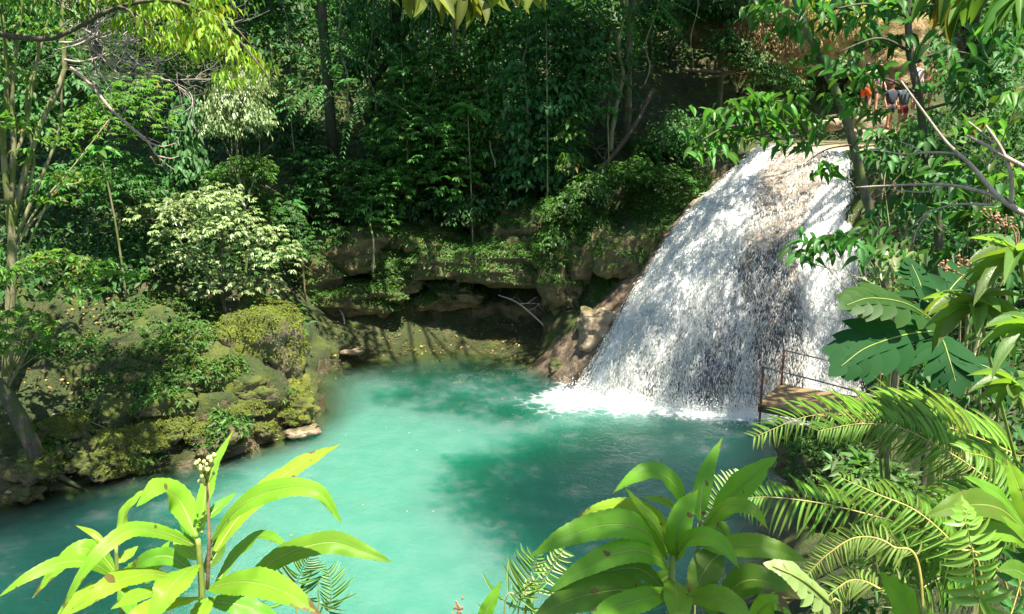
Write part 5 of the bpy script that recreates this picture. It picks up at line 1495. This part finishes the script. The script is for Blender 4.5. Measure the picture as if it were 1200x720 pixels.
frond(root, b, [b, at(1160, 690, 2.5), at(1120, 640, 2.5), at(1075, 600, 2.55), at(1030, 580, 2.6), at(985, 560, 2.7)], 46, .15, .010, 'fern_green', (0, -.62, .78), 84, .5, .5, .15, bare=.4)
b = foot(1110, 745, 2.3)
root = thing('fern', b, "browning fern with a curled yellowed frond in the lower right corner", 'fern')
frond(root, b, [b, at(1080, 690, 2.4), at(1045, 640, 2.45), at(1005, 630, 2.5), at(970, 650, 2.5), at(945, 675, 2.5)], 48, .085, .009, 'fern_dry', (0, -.6, .8), 85, .4, .4, .1, bare=.25)
frond(root, b, [b, at(1060, 720, 2.2), at(1030, 690, 2.25), at(1000, 680, 2.3), at(975, 695, 2.3), at(955, 715, 2.3)], 40, .075, .009, 'fern_dry', (0, -.5, .85), 86, .4, .45, .1, bare=.2)
b = foot(1230, 800, 2.9)
root = thing('fern', b, "green fern filling the corner between the straight frond and the ladder fern", 'fern')
for k, (pts, w) in enumerate([([(1190, 660), (1140, 625), (1090, 640), (1050, 680)], .16), ([(1200, 640), (1170, 600), (1130, 585), (1085, 600)], .17), ([(1180, 690), (1130, 670), (1080, 690), (1040, 730)], .14), ([(1215, 620), (1195, 570), (1165, 540), (1130, 530)], .17), ([(1150, 700), (1090, 660), (1035, 655), (990, 690)], .13)]):
    frond(root, b, [b] + [at(u, v, 2.9 - .08 * i) for i, (u, v) in enumerate(pts)], 52, w, .008, 'fern_green', (0, -.6, .8), 130 + k, .5, .45, .12, bare=.3)
b = foot(1150, 800, 1.75)
root = thing('ladder_fern', b, "upright bright ladder fern frond with broad blunt leaflets at the lower right", 'fern')
frond(root, b, [b, at(1146, 745, 1.7), at(1143, 700, 1.7), at(1140, 650, 1.7), at(1132, 615, 1.7), at(1126, 585, 1.72)], 22, .078, .021, 'ladder', (0, -.93, .35), 87, .12, .2, .02, shape='lance', prof=lambda t: 1.0 if t < .6 else max(.12, 1 - ((t - .6) / .4) ** 1.3 * .95), rr=.003)
frond(root, b, [b, at(1170, 760, 1.8), at(1185, 720, 1.85), at(1200, 670, 1.9), at(1210, 640, 1.9)], 18, .08, .020, 'leaf_mid', (0, -.93, .35), 88, .12, .2, .02, shape='lance', rr=.003)
b = foot(600, 800, 1.9)
root = thing('fern', b, "small fern behind the left leaves of the centre foreground plant", 'fern')
frond(root, b, [b, at(605, 740, 1.9), at(628, 695, 1.9), at(645, 668, 1.9), at(662, 640, 1.9)], 26, .075, .009, 'fern_lit', (-.2, -.8, .5), 89, .25, .25, .0, bare=.2, rr=.0025, up_k=.6)
frond(root, b, [b, at(590, 735, 1.85), at(612, 702, 1.85), at(624, 672, 1.85), at(630, 650, 1.85)], 22, .10, .006, 'fern_green', (-.2, -.8, .5), 90, .5, .25, .0, bare=.2, rr=.0025, low_k=.5)
b = foot(830, 760, 2.2)
root = thing('fern', b, "fern frond peeping between the upper leaves of the centre foreground plant", 'fern')
frond(root, b, [b, at(815, 660, 2.2), at(826, 615, 2.2), at(845, 580, 2.2), at(868, 556, 2.25)], 30, .075, .008, 'fern_lit', (.2, -.8, .5), 91, .3, .3, 0, bare=.5, rr=.003)
b = foot(380, 800, 1.9)
root = thing('fern', b, "dark fine fern tip behind the lower right leaf of the left foreground plant", 'fern')
frond(root, b, [b, at(350, 735, 1.9), at(345, 700, 1.9), at(352, 672, 1.9), at(362, 655, 1.9)], 26, .09, .005, 'fern_green', (.3, -.8, .5), 92, .6, .35, 0, bare=.3, rr=.0025)
frond(root, b, [b, at(372, 745, 1.9), at(385, 715, 1.9), at(388, 690, 1.9), at(384, 668, 1.9)], 22, .085, .005, 'fern_green', (.3, -.8, .5), 93, .6, .35, 0, bare=.3, rr=.0025, up_k=.5)
# pale lobed leaf in the lower right
M['lobed_pale'] = mat_leaf("pale_lobed_leaf", (.20, .28, .09), (.35, .5, .08), .35, .35, .2)
b = foot(985, 780, 2.2)
root = thing('lobed_plant', b, "pale lobed leaf lit by the sun under the straight fern frond", 'plant')
mb = MB(); tube(mb, spline([b, at(985, 730, 2.2), at(972, 708, 2.2)], 6) - b, .005, .004, 6); mb.obj('stem', M['stem_green'], root)
lobed_leaf(root, b, [at(972, 708, 2.2), at(952, 690, 2.15), at(930, 675, 2.1), at(905, 664, 2.1)], .075, (0, -.6, .8), 'lobed_pale', 7)
# ------------------------------------------------------------------ foreground plants, leaf by leaf
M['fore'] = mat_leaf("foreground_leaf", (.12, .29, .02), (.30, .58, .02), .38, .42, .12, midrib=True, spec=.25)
M['fore_lit'] = mat_leaf("sunlit_foreground_leaf", (.19, .36, .022), (.44, .64, .03), .36, .42, .10, midrib=True, spec=.25)  # brighter copy of the foreground leaf with sunlight painted into the colour
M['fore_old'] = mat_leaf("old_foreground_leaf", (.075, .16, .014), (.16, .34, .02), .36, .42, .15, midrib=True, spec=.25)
M['flower'] = mat_simple("cream_flower_bud", (.46, .44, .16), .5, (.40, .42, .12), 60, .1)

def big_leaf(parent, off, pts, wpx, mat, roll=0.0, N=(0, -.62, .78), curl=.10, seed=0):
    """one leaf: midrib through pts (pixel, pixel, metres), toothed edge, folded along the rib, waved"""
    P = np.array([at(*q) for q in pts])
    n = 41
    p = spline(P, n)
    t = np.linspace(0, 1, n)
    T = norm(np.gradient(p, axis=0))
    N = norm(np.array(N, float))
    S = norm(np.cross(T, N))
    k_ = np.convolve(np.pad(S.reshape(-1, 3), ((3, 3), (0, 0)), mode='edge')[:, 0], np.ones(7) / 7, 'valid')
    S = norm(np.stack([np.convolve(np.pad(S[:, c], 3, mode='edge'), np.ones(7) / 7, 'valid') for c in range(3)], -1))
    U = np.cross(S, T)
    cr, sr = math.cos(roll), math.sin(roll)
    S, U = S * cr + U * sr, U * cr - S * sr
    Y = P[:, 1].mean()
    w = wpx * Y / FPX * .5 * 1.06 * np.sin(np.pi * t ** .80) ** .85
    w[0] = .0012; w[-1] = .0004
    tooth = 1 + .035 * np.where(np.arange(n) % 2, 1, -1) * (t > .12) * (t < .97)
    rng = np.random.default_rng(seed + int(pts[0][0]) * 7 + int(pts[-1][0]))
    ph = rng.uniform(0, 6.28, 2)
    cols = []
    fr = (-1, -.66, -.33, 0, .33, .66, 1)
    for f in fr:
        wave = .10 * w * f * f * np.sin(t * 15 + ph[int(f > 0)]) + .05 * w * np.sin(t * 31 + ph[0] * 2) * f * f
        lift = (abs(f) * .30 - f * f * curl * 2.0) * w + wave
        ww = w * f * (tooth if abs(f) == 1 else 1)
        cols.append(p + S * ww[:, None] + U * lift[:, None])
    m = len(fr)
    V = np.stack(cols, 1).reshape(-1, 3)
    k = np.arange(n - 1)[:, None] * m + np.arange(m - 1)[None]
    F = np.stack([k, k + 1, k + m + 1, k + m], -1).reshape(-1, 4)
    uv = np.stack([np.repeat(t, m), np.tile([.5 + f * .5 for f in fr], n)], -1)
    mb = MB().add(V - off, F, .5, uv)
    o = mb.obj('leaf', M[mat], parent)
    mb = MB()
    tube(mb, p - off - U * .0012, .0024, .0005, 6)
    mb.obj('midrib', M['stem_green'], o)
    return o

def fore_stem(root, off, pts, r0, r1):
    mb = MB(); tube(mb, spline(np.array([at(*q) if not isinstance(q, np.ndarray) else q for q in pts]), 20) - off, r0, r1, 9, .05); mb.obj('stem', M['stem_green'], root)

Z = 1.15
b = at(246, 1000, Z); b[2] = h1(b[0], b[1]) - .05
root = thing('foreground_plant', b, "sunlit yellow green plant with a cream flower head in the lower left foreground", 'plant')
fore_stem(root, b, [b, at(242, 800, Z), at(238, 720, Z), at(235, 665, Z), at(232, 632, Z)], .0075, .004)
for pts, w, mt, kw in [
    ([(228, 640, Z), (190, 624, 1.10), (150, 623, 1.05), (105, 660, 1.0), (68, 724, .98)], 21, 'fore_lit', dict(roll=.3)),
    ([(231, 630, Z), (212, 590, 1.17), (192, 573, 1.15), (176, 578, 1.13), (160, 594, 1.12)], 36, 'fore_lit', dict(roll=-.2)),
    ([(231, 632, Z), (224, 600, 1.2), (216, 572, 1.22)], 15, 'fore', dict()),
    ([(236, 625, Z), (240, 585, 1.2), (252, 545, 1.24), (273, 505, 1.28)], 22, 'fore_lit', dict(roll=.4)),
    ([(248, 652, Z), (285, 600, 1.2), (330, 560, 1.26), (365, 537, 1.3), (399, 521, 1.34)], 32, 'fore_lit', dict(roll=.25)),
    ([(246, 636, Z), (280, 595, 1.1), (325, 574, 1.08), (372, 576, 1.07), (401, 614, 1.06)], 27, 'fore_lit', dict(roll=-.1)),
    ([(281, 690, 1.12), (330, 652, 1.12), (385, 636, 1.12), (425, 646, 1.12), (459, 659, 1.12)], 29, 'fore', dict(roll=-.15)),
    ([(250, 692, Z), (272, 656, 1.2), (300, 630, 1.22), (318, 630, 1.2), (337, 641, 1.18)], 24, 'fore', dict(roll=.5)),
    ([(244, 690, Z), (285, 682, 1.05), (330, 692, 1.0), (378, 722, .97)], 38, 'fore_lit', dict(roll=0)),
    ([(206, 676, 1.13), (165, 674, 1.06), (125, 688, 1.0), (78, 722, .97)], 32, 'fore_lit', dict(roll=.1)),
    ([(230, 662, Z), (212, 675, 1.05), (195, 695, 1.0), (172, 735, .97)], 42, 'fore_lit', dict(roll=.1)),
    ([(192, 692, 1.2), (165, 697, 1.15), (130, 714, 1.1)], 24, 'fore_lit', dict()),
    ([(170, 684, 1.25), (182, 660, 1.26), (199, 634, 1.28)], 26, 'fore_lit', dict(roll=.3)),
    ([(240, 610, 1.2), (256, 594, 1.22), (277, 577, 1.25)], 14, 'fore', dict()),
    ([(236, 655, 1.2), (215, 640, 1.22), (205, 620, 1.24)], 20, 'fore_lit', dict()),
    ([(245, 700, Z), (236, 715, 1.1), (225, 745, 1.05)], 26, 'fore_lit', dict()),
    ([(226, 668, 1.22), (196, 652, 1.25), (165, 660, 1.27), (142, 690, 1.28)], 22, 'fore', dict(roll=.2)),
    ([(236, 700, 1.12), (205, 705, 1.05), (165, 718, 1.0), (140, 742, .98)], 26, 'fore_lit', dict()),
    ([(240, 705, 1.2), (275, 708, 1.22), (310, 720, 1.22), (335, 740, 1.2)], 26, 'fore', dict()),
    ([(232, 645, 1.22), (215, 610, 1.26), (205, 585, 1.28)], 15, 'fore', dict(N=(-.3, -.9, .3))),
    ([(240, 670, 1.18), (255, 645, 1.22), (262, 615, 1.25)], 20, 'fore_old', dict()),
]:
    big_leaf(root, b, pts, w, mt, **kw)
mb = MB(); tube(mb, spline(np.array([at(243, 690, Z), at(245, 640, 1.14), at(244, 600, 1.14), at(243, 566, 1.14)]), 14) - b, .0032, .002, 7); mb.obj('flower_stalk', M['seed'], root)
mb = MB(); rng = np.random.default_rng(9)
mp = MB()
hh = at(243, 566, 1.14)
for k in range(30):
    a = at(241 + rng.normal(0, 6.5), 548 + rng.normal(0, 7.5), 1.14 + rng.normal(0, .012))
    vv, ff = LOWS
    mb.add(vv * np.array((1, 1, 1.25)) * rng.uniform(.0026, .0042) + a - b, ff)
    tube(mp, spline([hh, (hh + a) / 2 + (0, 0, -.002), a], 4) - b, .0008, .0006, 4)
mb.obj('flower_head', M['flower'], root); mp.obj('pedicels', M['stem_green'], root)

Z = 1.32
b = at(150, 1000, Z); b[2] = h1(b[0], b[1]) - .05
root = thing('foreground_plant', b, "smaller yellow green shoot behind the flowering plant in the lower left foreground", 'plant')
fore_stem(root, b, [b, at(146, 800, Z), at(143, 720, Z), at(138, 680, Z), at(136, 640, Z)], .006, .003)
for pts, w, mt, kw in [
    ([(134, 676, Z), (105, 660, 1.28), (70, 660, 1.24), (30, 678, 1.2), (-2, 700, 1.18)], 18, 'fore_lit', dict(roll=.2)),
    ([(136, 672, Z), (115, 648, 1.32), (92, 644, 1.3), (65, 668, 1.28), (38, 701, 1.26)], 22, 'fore_lit', dict(roll=.2)),
    ([(126, 642, Z), (110, 626, 1.33), (89, 616, 1.34)], 8, 'fore_lit', dict()),
    ([(139, 640, Z), (145, 605, 1.35), (158, 585, 1.36), (179, 569, 1.38)], 21, 'fore_lit', dict(roll=.5)),
    ([(137, 645, Z), (132, 636, 1.33), (126, 628, 1.34)], 6, 'fore', dict()),
    ([(138, 660, Z), (150, 650, 1.34), (162, 640, 1.36)], 14, 'fore_lit', dict()),
    ([(138, 676, Z), (152, 668, 1.3), (158, 660, 1.28)], 18, 'fore_lit', dict()),
    ([(138, 690, Z), (110, 692, 1.28), (85, 708, 1.24), (62, 730, 1.2)], 22, 'fore_lit', dict()),
    ([(140, 690, Z), (150, 705, 1.28), (160, 728, 1.24)], 20, 'fore', dict()),
]:
    big_leaf(root, b, pts, w, mt, **kw)

Z = 1.32
b = at(790, 1000, Z); b[2] = h1(b[0], b[1]) - .05
root = thing('foreground_plant', b, "broad leaved green rosette plant in the centre foreground over the pool", 'plant')
fore_stem(root, b, [b, at(787, 800, Z), at(786, 720, Z), at(787, 670, Z), at(790, 640, Z)], .009, .005)
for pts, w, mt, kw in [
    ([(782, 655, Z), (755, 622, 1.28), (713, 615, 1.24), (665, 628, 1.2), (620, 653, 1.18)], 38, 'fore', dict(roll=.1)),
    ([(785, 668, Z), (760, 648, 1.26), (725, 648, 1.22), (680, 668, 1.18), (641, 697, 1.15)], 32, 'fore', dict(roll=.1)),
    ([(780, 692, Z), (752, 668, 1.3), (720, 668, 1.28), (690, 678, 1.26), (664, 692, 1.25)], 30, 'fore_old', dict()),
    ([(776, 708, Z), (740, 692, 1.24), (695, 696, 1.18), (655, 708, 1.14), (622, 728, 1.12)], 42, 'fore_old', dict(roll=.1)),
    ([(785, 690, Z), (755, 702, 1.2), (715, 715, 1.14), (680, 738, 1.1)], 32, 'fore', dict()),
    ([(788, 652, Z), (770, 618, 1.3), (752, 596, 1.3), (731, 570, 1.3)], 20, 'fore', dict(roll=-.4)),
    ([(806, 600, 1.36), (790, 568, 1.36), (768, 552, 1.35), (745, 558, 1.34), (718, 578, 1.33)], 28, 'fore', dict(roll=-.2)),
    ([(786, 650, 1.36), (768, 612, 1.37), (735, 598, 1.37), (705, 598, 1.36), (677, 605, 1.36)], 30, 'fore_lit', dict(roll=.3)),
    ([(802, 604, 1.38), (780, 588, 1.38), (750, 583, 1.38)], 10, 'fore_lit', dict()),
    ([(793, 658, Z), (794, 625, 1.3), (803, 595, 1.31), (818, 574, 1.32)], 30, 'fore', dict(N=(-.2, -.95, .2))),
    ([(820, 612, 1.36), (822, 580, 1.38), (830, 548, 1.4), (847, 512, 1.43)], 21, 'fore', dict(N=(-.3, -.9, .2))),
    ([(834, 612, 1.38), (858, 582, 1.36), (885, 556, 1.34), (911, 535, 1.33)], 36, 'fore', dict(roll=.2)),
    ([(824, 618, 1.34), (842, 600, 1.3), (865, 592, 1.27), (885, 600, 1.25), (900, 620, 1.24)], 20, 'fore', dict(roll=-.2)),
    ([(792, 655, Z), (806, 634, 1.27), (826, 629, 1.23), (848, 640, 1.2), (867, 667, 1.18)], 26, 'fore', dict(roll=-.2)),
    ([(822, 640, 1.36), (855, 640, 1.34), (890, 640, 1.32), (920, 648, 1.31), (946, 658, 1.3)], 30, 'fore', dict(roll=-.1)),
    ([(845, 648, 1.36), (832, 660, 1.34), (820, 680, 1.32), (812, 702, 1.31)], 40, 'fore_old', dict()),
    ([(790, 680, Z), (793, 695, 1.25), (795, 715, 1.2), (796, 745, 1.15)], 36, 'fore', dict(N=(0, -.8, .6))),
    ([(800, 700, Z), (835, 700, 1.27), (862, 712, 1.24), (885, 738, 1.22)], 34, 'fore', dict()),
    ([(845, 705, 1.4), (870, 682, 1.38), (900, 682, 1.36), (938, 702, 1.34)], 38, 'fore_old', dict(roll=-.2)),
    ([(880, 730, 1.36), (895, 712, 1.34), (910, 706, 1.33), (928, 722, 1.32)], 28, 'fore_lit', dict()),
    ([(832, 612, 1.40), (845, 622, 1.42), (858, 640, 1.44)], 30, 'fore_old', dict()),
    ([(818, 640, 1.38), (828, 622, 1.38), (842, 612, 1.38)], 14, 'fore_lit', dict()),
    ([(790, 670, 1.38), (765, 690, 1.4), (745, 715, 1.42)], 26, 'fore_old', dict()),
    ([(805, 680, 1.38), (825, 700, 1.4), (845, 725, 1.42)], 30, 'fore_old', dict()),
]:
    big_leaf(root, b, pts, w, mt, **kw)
fore_stem(root, b, [at(788, 740, 1.36), at(805, 690, 1.38), at(818, 640, 1.37), at(821, 605, 1.37)], .006, .003)

def small_fore(label, base, stem, lvs):
    b = at(*base); b[2] = h1(b[0], b[1]) - .05
    root = thing('foreground_plant', b, label, 'plant')
    fore_stem(root, b, [b] + stem, .005, .003)
    for pts, w, mt, kw in lvs:
        big_leaf(root, b, pts, w, mt, **kw)
    return root
small_fore("single bright pointed leaf rising from the bottom edge right of the pale lobed leaf", (1085, 900, 1.3), [at(1082, 760, 1.3), at(1076, 730, 1.3)],
           [([(1076, 735, 1.3), (1062, 712, 1.28), (1048, 692, 1.27), (1030, 670, 1.26)], 40, 'fore', dict(roll=.3)), ([(1076, 740, 1.3), (1090, 728, 1.3), (1105, 722, 1.3)], 20, 'fore', dict())])
small_fore("narrow leaf pointing up at the bottom edge beside the small fern", (555, 900, 1.6), [at(560, 760, 1.6), at(562, 735, 1.6)],
           [([(562, 735, 1.6), (572, 712, 1.6), (588, 680, 1.62)], 18, 'fore', dict(N=(-.3, -.9, .3))), ([(560, 740, 1.6), (550, 735, 1.58), (540, 738, 1.56)], 12, 'fore_old', dict())])
small_fore("broad shiny leaves at the right edge above the ladder fern", (1240, 860, 1.9), [at(1230, 700, 1.9), at(1215, 620, 1.9)],
           [([(1215, 640, 1.9), (1175, 598, 1.88), (1130, 592, 1.85), (1085, 605, 1.82)], 40, 'fore_old', dict(roll=.1)), ([(1215, 650, 1.9), (1190, 625, 1.85), (1160, 622, 1.82), (1120, 635, 1.8)], 32, 'fore', dict(roll=.1)),
            ([(1212, 640, 1.9), (1200, 590, 1.9), (1190, 560, 1.92), (1180, 538, 1.94)], 24, 'fore_lit', dict(N=(-.3, -.9, .3))), ([(1208, 630, 1.85), (1175, 585, 1.8), (1150, 568, 1.78), (1128, 558, 1.76)], 18, 'fore', dict()),
            ([(1215, 690, 1.8), (1195, 670, 1.78), (1170, 668, 1.75)], 30, 'fore_old', dict())])
b = at(537, 900, 1.7); b[2] = h1(b[0], b[1]) - .05
root = thing('grass_stalk', b, "brown budding stalk tip at the bottom edge left of the centre plant", 'plant')
mb = MB(); tube(mb, spline(np.array([b, at(538, 780, 1.7), at(537, 722, 1.7)]), 8) - b, .003, .002, 6); mb.obj('stem', M['seed'], root)
mb = MB(); rng = np.random.default_rng(3)
for k in range(26):
    a = at(537 + rng.normal(0, 2.4), 714 + rng.normal(0, 5), 1.7); mb.add(LOWS[0] * (.003, .003, .005) + a - b, LOWS[1])
mb.obj('seed_head', M['seed'], root)

# ------------------------------------------------------------------ branches hanging into the top of the frame
def hanging(label, Yt, twigs, ln, wd, mat, seed, n_per, trunk, shape='lance', dr=-.8):
    b = np.array((trunk[0], trunk[1], h1(trunk[0], trunk[1]) - .1))
    root = thing('tree', b, label, 'tree')
    rng = np.random.default_rng(seed)
    top = np.array((trunk[0], trunk[1], trunk[2]))
    mb = MB(); tube(mb, spline([b, (b + top) / 2 + (.1, .1, 0), top], 14) - b, .12, .07, 10, .12); mb.obj('trunk', M['bark_moss'], root)
    for tw in twigs:
        p = np.array([at(*q) for q in tw])
        mb = MB(); tube(mb, spline(np.vstack([top, (top + p[0]) / 2 + (0, 0, .25), p]), 22) - b, .022, .0025, 7, .1); mb.obj('branch', M['bark_dark'], root)
        s = spline(p, 40)
        for k in range(n_per):
            t = rng.uniform(0, 1) if k else 1.0
            i = int(t * 39); T = norm(s[min(i + 1, 39)] - s[max(i - 1, 0)])
            a = rng.uniform(0, 6.28)
            d = T * .5 + np.array((math.cos(a), math.sin(a) * .7, 0)) * .7 + (0, 0, dr + rng.uniform(-.3, .3))
            place_leaf(root, unit_mesh(shape, mat, int(rng.integers(0, 3)), 9), s[i], d, np.array((0, -.5, .8)) + rng.normal(0, .35, 3), ln * rng.uniform(.75, 1.15), wd * rng.uniform(.85, 1.15), b)
    return root
hanging("overhanging branch with pale olive leaves dipping into the top centre", 2.6, [[(420, -50, 2.7), (470, -22, 2.65), (505, -10, 2.6)], [(480, -60, 2.7), (530, -25, 2.6), (560, 0, 2.6)], [(500, -70, 2.7), (560, -40, 2.6), (590, -20, 2.6)], [(440, -60, 2.7), (510, -35, 2.65), (545, -8, 2.6)], [(560, -80, 2.8), (610, -35, 2.75), (625, -14, 2.7)]],
        .105, .038, 'leaf_olive', 101, 12, (-1.9, 1.6, 9.6))
hanging("near branch of long green leaves drooping in at the top right corner", 2.4, [[(1230, -70, 2.5), (1180, -20, 2.45), (1130, -5, 2.4)], [(1240, -40, 2.4), (1200, -8, 2.4), (1165, 4, 2.4)], [(1200, -80, 2.6), (1130, -40, 2.5), (1095, -8, 2.5)], [(1250, -60, 2.3), (1215, -20, 2.3), (1190, -5, 2.3)]],
        .12, .030, 'leaf_fresh', 102, 11, (2.6, 1.2, 9.4))

# ------------------------------------------------------------------ bathers above the fall
skin_m = mat_simple("skin_light", (.55, .30, .20), .5, (.50, .27, .18), 6, .05)
skin_d = mat_simple("skin_tan", (.38, .18, .10), .5, (.34, .16, .09), 6, .05)
hair_m = mat_simple("dark_hair", (.03, .02, .015), .5)
def skinned(name, chains, radii, mat, parent, sub=1):
    """one continuous surface over a skeleton of joints"""
    bm = bmesh.new(); vs = {}
    for c in chains:
        for a in c:
            if a not in vs: vs[a] = bm.verts.new(radii[a][0])
        for a, q in zip(c[:-1], c[1:]): bm.edges.new((vs[a], vs[q]))
    me = bpy.data.meshes.new(name); names = list(vs); bm.verts.index_update()
    order = {vs[k].index: k for k in names}
    bm.to_mesh(me); bm.free()
    o = bpy.data.objects.new(name, me); COL.objects.link(o)
    m = o.modifiers.new('skin', 'SKIN'); m.use_smooth_shade = True
    for i, k in order.items():
        sv = me.skin_vertices[0].data[i]; r = radii[k][1]; sv.radius = (r, r) if np.isscalar(r) else r
        sv.use_root = (i == 0)
    s = o.modifiers.new('sub', 'SUBSURF'); s.levels = sub; s.render_levels = sub
    dg = bpy.context.evaluated_depsgraph_get()
    me2 = bpy.data.meshes.new_from_object(o.evaluated_get(dg))
    me2.name = name; me2.materials.clear(); me2.materials.append(mat)
    o.modifiers.clear(); o.data = me2; bpy.data.meshes.remove(me)
    o.parent = parent
    return o
def person(label, u, v, Y, face, skin, short_c, shirt_c=None, hat=None, hgt=1.72, hair=None, arm=0.0, stride=.08):
    p = at(u, v, Y)
    root = thing('person', p, label, 'person', 'bathers above the waterfall')
    k = hgt / 1.72
    R = {}
    R['pelvis'] = ((0, 0, .93), (.15, .11)); R['waist'] = ((0, 0, 1.08), (.13, .10)); R['chest'] = ((0, .01, 1.30), (.17, .12)); R['neckb'] = ((0, .01, 1.45), (.075, .07)); R['neck'] = ((0, -.01, 1.52), .055)
    R['skull'] = ((0, -.02, 1.60), (.078, .09)); R['crown'] = ((0, -.005, 1.67), (.07, .085))
    ch = [['pelvis', 'waist', 'chest', 'neckb', 'neck', 'skull', 'crown']]
    for s, n in ((-1, 'l'), (1, 'r')):
        st = stride * s
        R['hip' + n] = ((.09 * s, 0, .88), .095); R['knee' + n] = ((.10 * s, st * .6 - .02, .48), .058); R['ank' + n] = ((.10 * s, st + .01, .09), .038); R['toe' + n] = ((.12 * s, st - .17, .035), (.038, .028)); R['calf' + n] = ((.10 * s, st * .8 + .015, .34), .054)
        ch.append(['pelvis', 'hip' + n, 'knee' + n, 'calf' + n, 'ank' + n, 'toe' + n])
        R['sho' + n] = ((.19 * s, .015, 1.39), .062); R['elb' + n] = ((.27 * s, .03 - arm * .1, 1.11), .040); R['wri' + n] = ((.26 * s, -.10 - arm * .2, .90 + arm * .25), .027); R['palm' + n] = ((.26 * s, -.13 - arm * .25, .83 + arm * .28), (.036, .018))
        ch.append(['chest', 'sho' + n, 'elb' + n, 'wri' + n, 'palm' + n])
        for f in range(4):
            q = R['palm' + n][0]; x = q[0] - .024 + .016 * f
            a, c = 'f%d%s' % (f, n), 'g%d%s' % (f, n)
            ll = (.036, .042, .040, .032)[f]
            R[a] = ((x, q[1] - .012, q[2] - .045), .009); R[c] = ((x, q[1] - .03, q[2] - .045 - ll), .008)
            ch.append(['palm' + n, a, c])
        R['t0' + n] = ((q[0] - .045 * s, q[1] - .03, q[2] + .01), .010); R['t1' + n] = ((q[0] - .05 * s, q[1] - .055, q[2] - .03), .009)
        ch.append(['palm' + n, 't0' + n, 't1' + n])
    R = {a: (tuple(np.array(q) * k), (r * k if np.isscalar(r) else (r[0] * k, r[1] * k))) for a, (q, r) in R.items()}
    skinned('body', ch, R, skin, root)
    def solid(name, c, sz, mat, ico=ICO3, cut=None):
        V = ico[0].copy()
        if cut is not None: V[:, 2] = np.maximum(V[:, 2], cut)
        return MB().add((V * sz + c) * k, ico[1]).obj(name, mat, root)
    solid('nose', (0, -.125, 1.60), (.012, .018, .018), skin)
    for s in (-1, 1):
        solid('ear', (.082 * s, 0, 1.60), (.010, .018, .028), skin); solid('eye', (.03 * s, -.103, 1.62), (.012, .008, .008), hair_m)
    solid('mouth', (0, -.108, 1.555), (.022, .006, .006), mat_simple('lips', (.4, .14, .12)))
    solid('hair', (0, .015, 1.655), (.092, .105, .085), hair or hair_m, cut=-.35)
    if hat: solid('cap', (0, .0, 1.68), (.10, .115, .085), mat_simple('cap_' + name_of(hat), hat), cut=-.2)
    sm = mat_simple('shorts_' + name_of(short_c), short_c, .8)
    Rs = {'p': (np.array((0, 0, .98)) * k, (.165 * k, .125 * k)), 'q': (np.array((0, 0, .90)) * k, (.17 * k, .13 * k))}
    cs = [['q', 'p']]
    for s, n in ((-1, 'l'), (1, 'r')):
        Rs['h' + n] = (np.array((.095 * s, 0, .82)) * k, .115 * k); Rs['k' + n] = (np.array((.10 * s, stride * s * .5, .58)) * k, .095 * k); cs.append(['q', 'h' + n, 'k' + n])
    skinned('shorts', cs, {a: (tuple(q), r) for a, (q, r) in Rs.items()}, sm, root)
    if shirt_c:
        Rt = {'m': ((0, 0, 1.08 * k), (.18 * k, .14 * k)), 'a': ((0, 0, .86 * k), (.19 * k, .15 * k)), 'b': ((0, .01, 1.30 * k), (.19 * k, .14 * k)), 'c': ((0, .01, 1.43 * k), (.10 * k, .09 * k))}
        ct = [['b', 'm', 'a'], ['b', 'c']]
        for s, n in ((-1, 'l'), (1, 'r')):
            Rt['s' + n] = ((.20 * s * k, .015 * k, 1.38 * k), .078 * k); Rt['e' + n] = ((.25 * s * k, .02 * k, 1.22 * k), .062 * k); ct.append(['b', 's' + n, 'e' + n])
        skinned('shirt', ct, Rt, mat_simple('shirt_' + name_of(shirt_c), shirt_c, .8), root)
    root.rotation_euler = (0, 0, face)
def name_of(c): return "_".join(str(int(x * 100)) for x in c)
person("bare chested bather in bright orange shorts standing left of the others", 1013, 134, 28.8, 2.2, skin_m, (.85, .12, .02), None)
person("bather in a dark and white top just behind the one in orange shorts", 1026, 131, 29.6, .5, skin_m, (.05, .05, .08), (.55, .5, .52))
person("bather with a magenta cap and dark clothes in the middle of the group", 1041, 152, 28.0, .2, skin_d, (.02, .025, .04), (.03, .04, .06), (.62, .06, .30), 1.55)
person("bather in dark red shorts right of the magenta cap", 1056, 153, 28.3, -.3, skin_d, (.20, .03, .03), (.08, .10, .12), hgt=1.6)
person("bather in a pale blue shirt behind the thin dark trunk", 1071, 131, 28.8, .4, skin_m, (.04, .04, .06), (.45, .52, .62))
person("bare chested tanned bather at the right end of the group", 1084, 132, 28.4, -.6, skin_d, (.06, .06, .10), None, hair=mat_simple("red_hair", (.35, .06, .03)), arm=.6)
for k, (u, v, Y, s, lab) in enumerate([(1019, 141, 29.1, (.75, .6, .35), "pale rock step under the bather in orange shorts"), (1052, 160, 28.2, (1.0, .6, .35), "pale rock step under the bathers in dark clothes"), (1078, 139, 28.7, (.8, .6, .35), "pale rock step under the two bathers on the right")]):
    p = at(u, v, Y)
    rock('rock_step', p - (0, 0, .12), s, 90 + k, lab, 'rock', 'pale', ico=ICO3, boxy=.85, rough=.06)
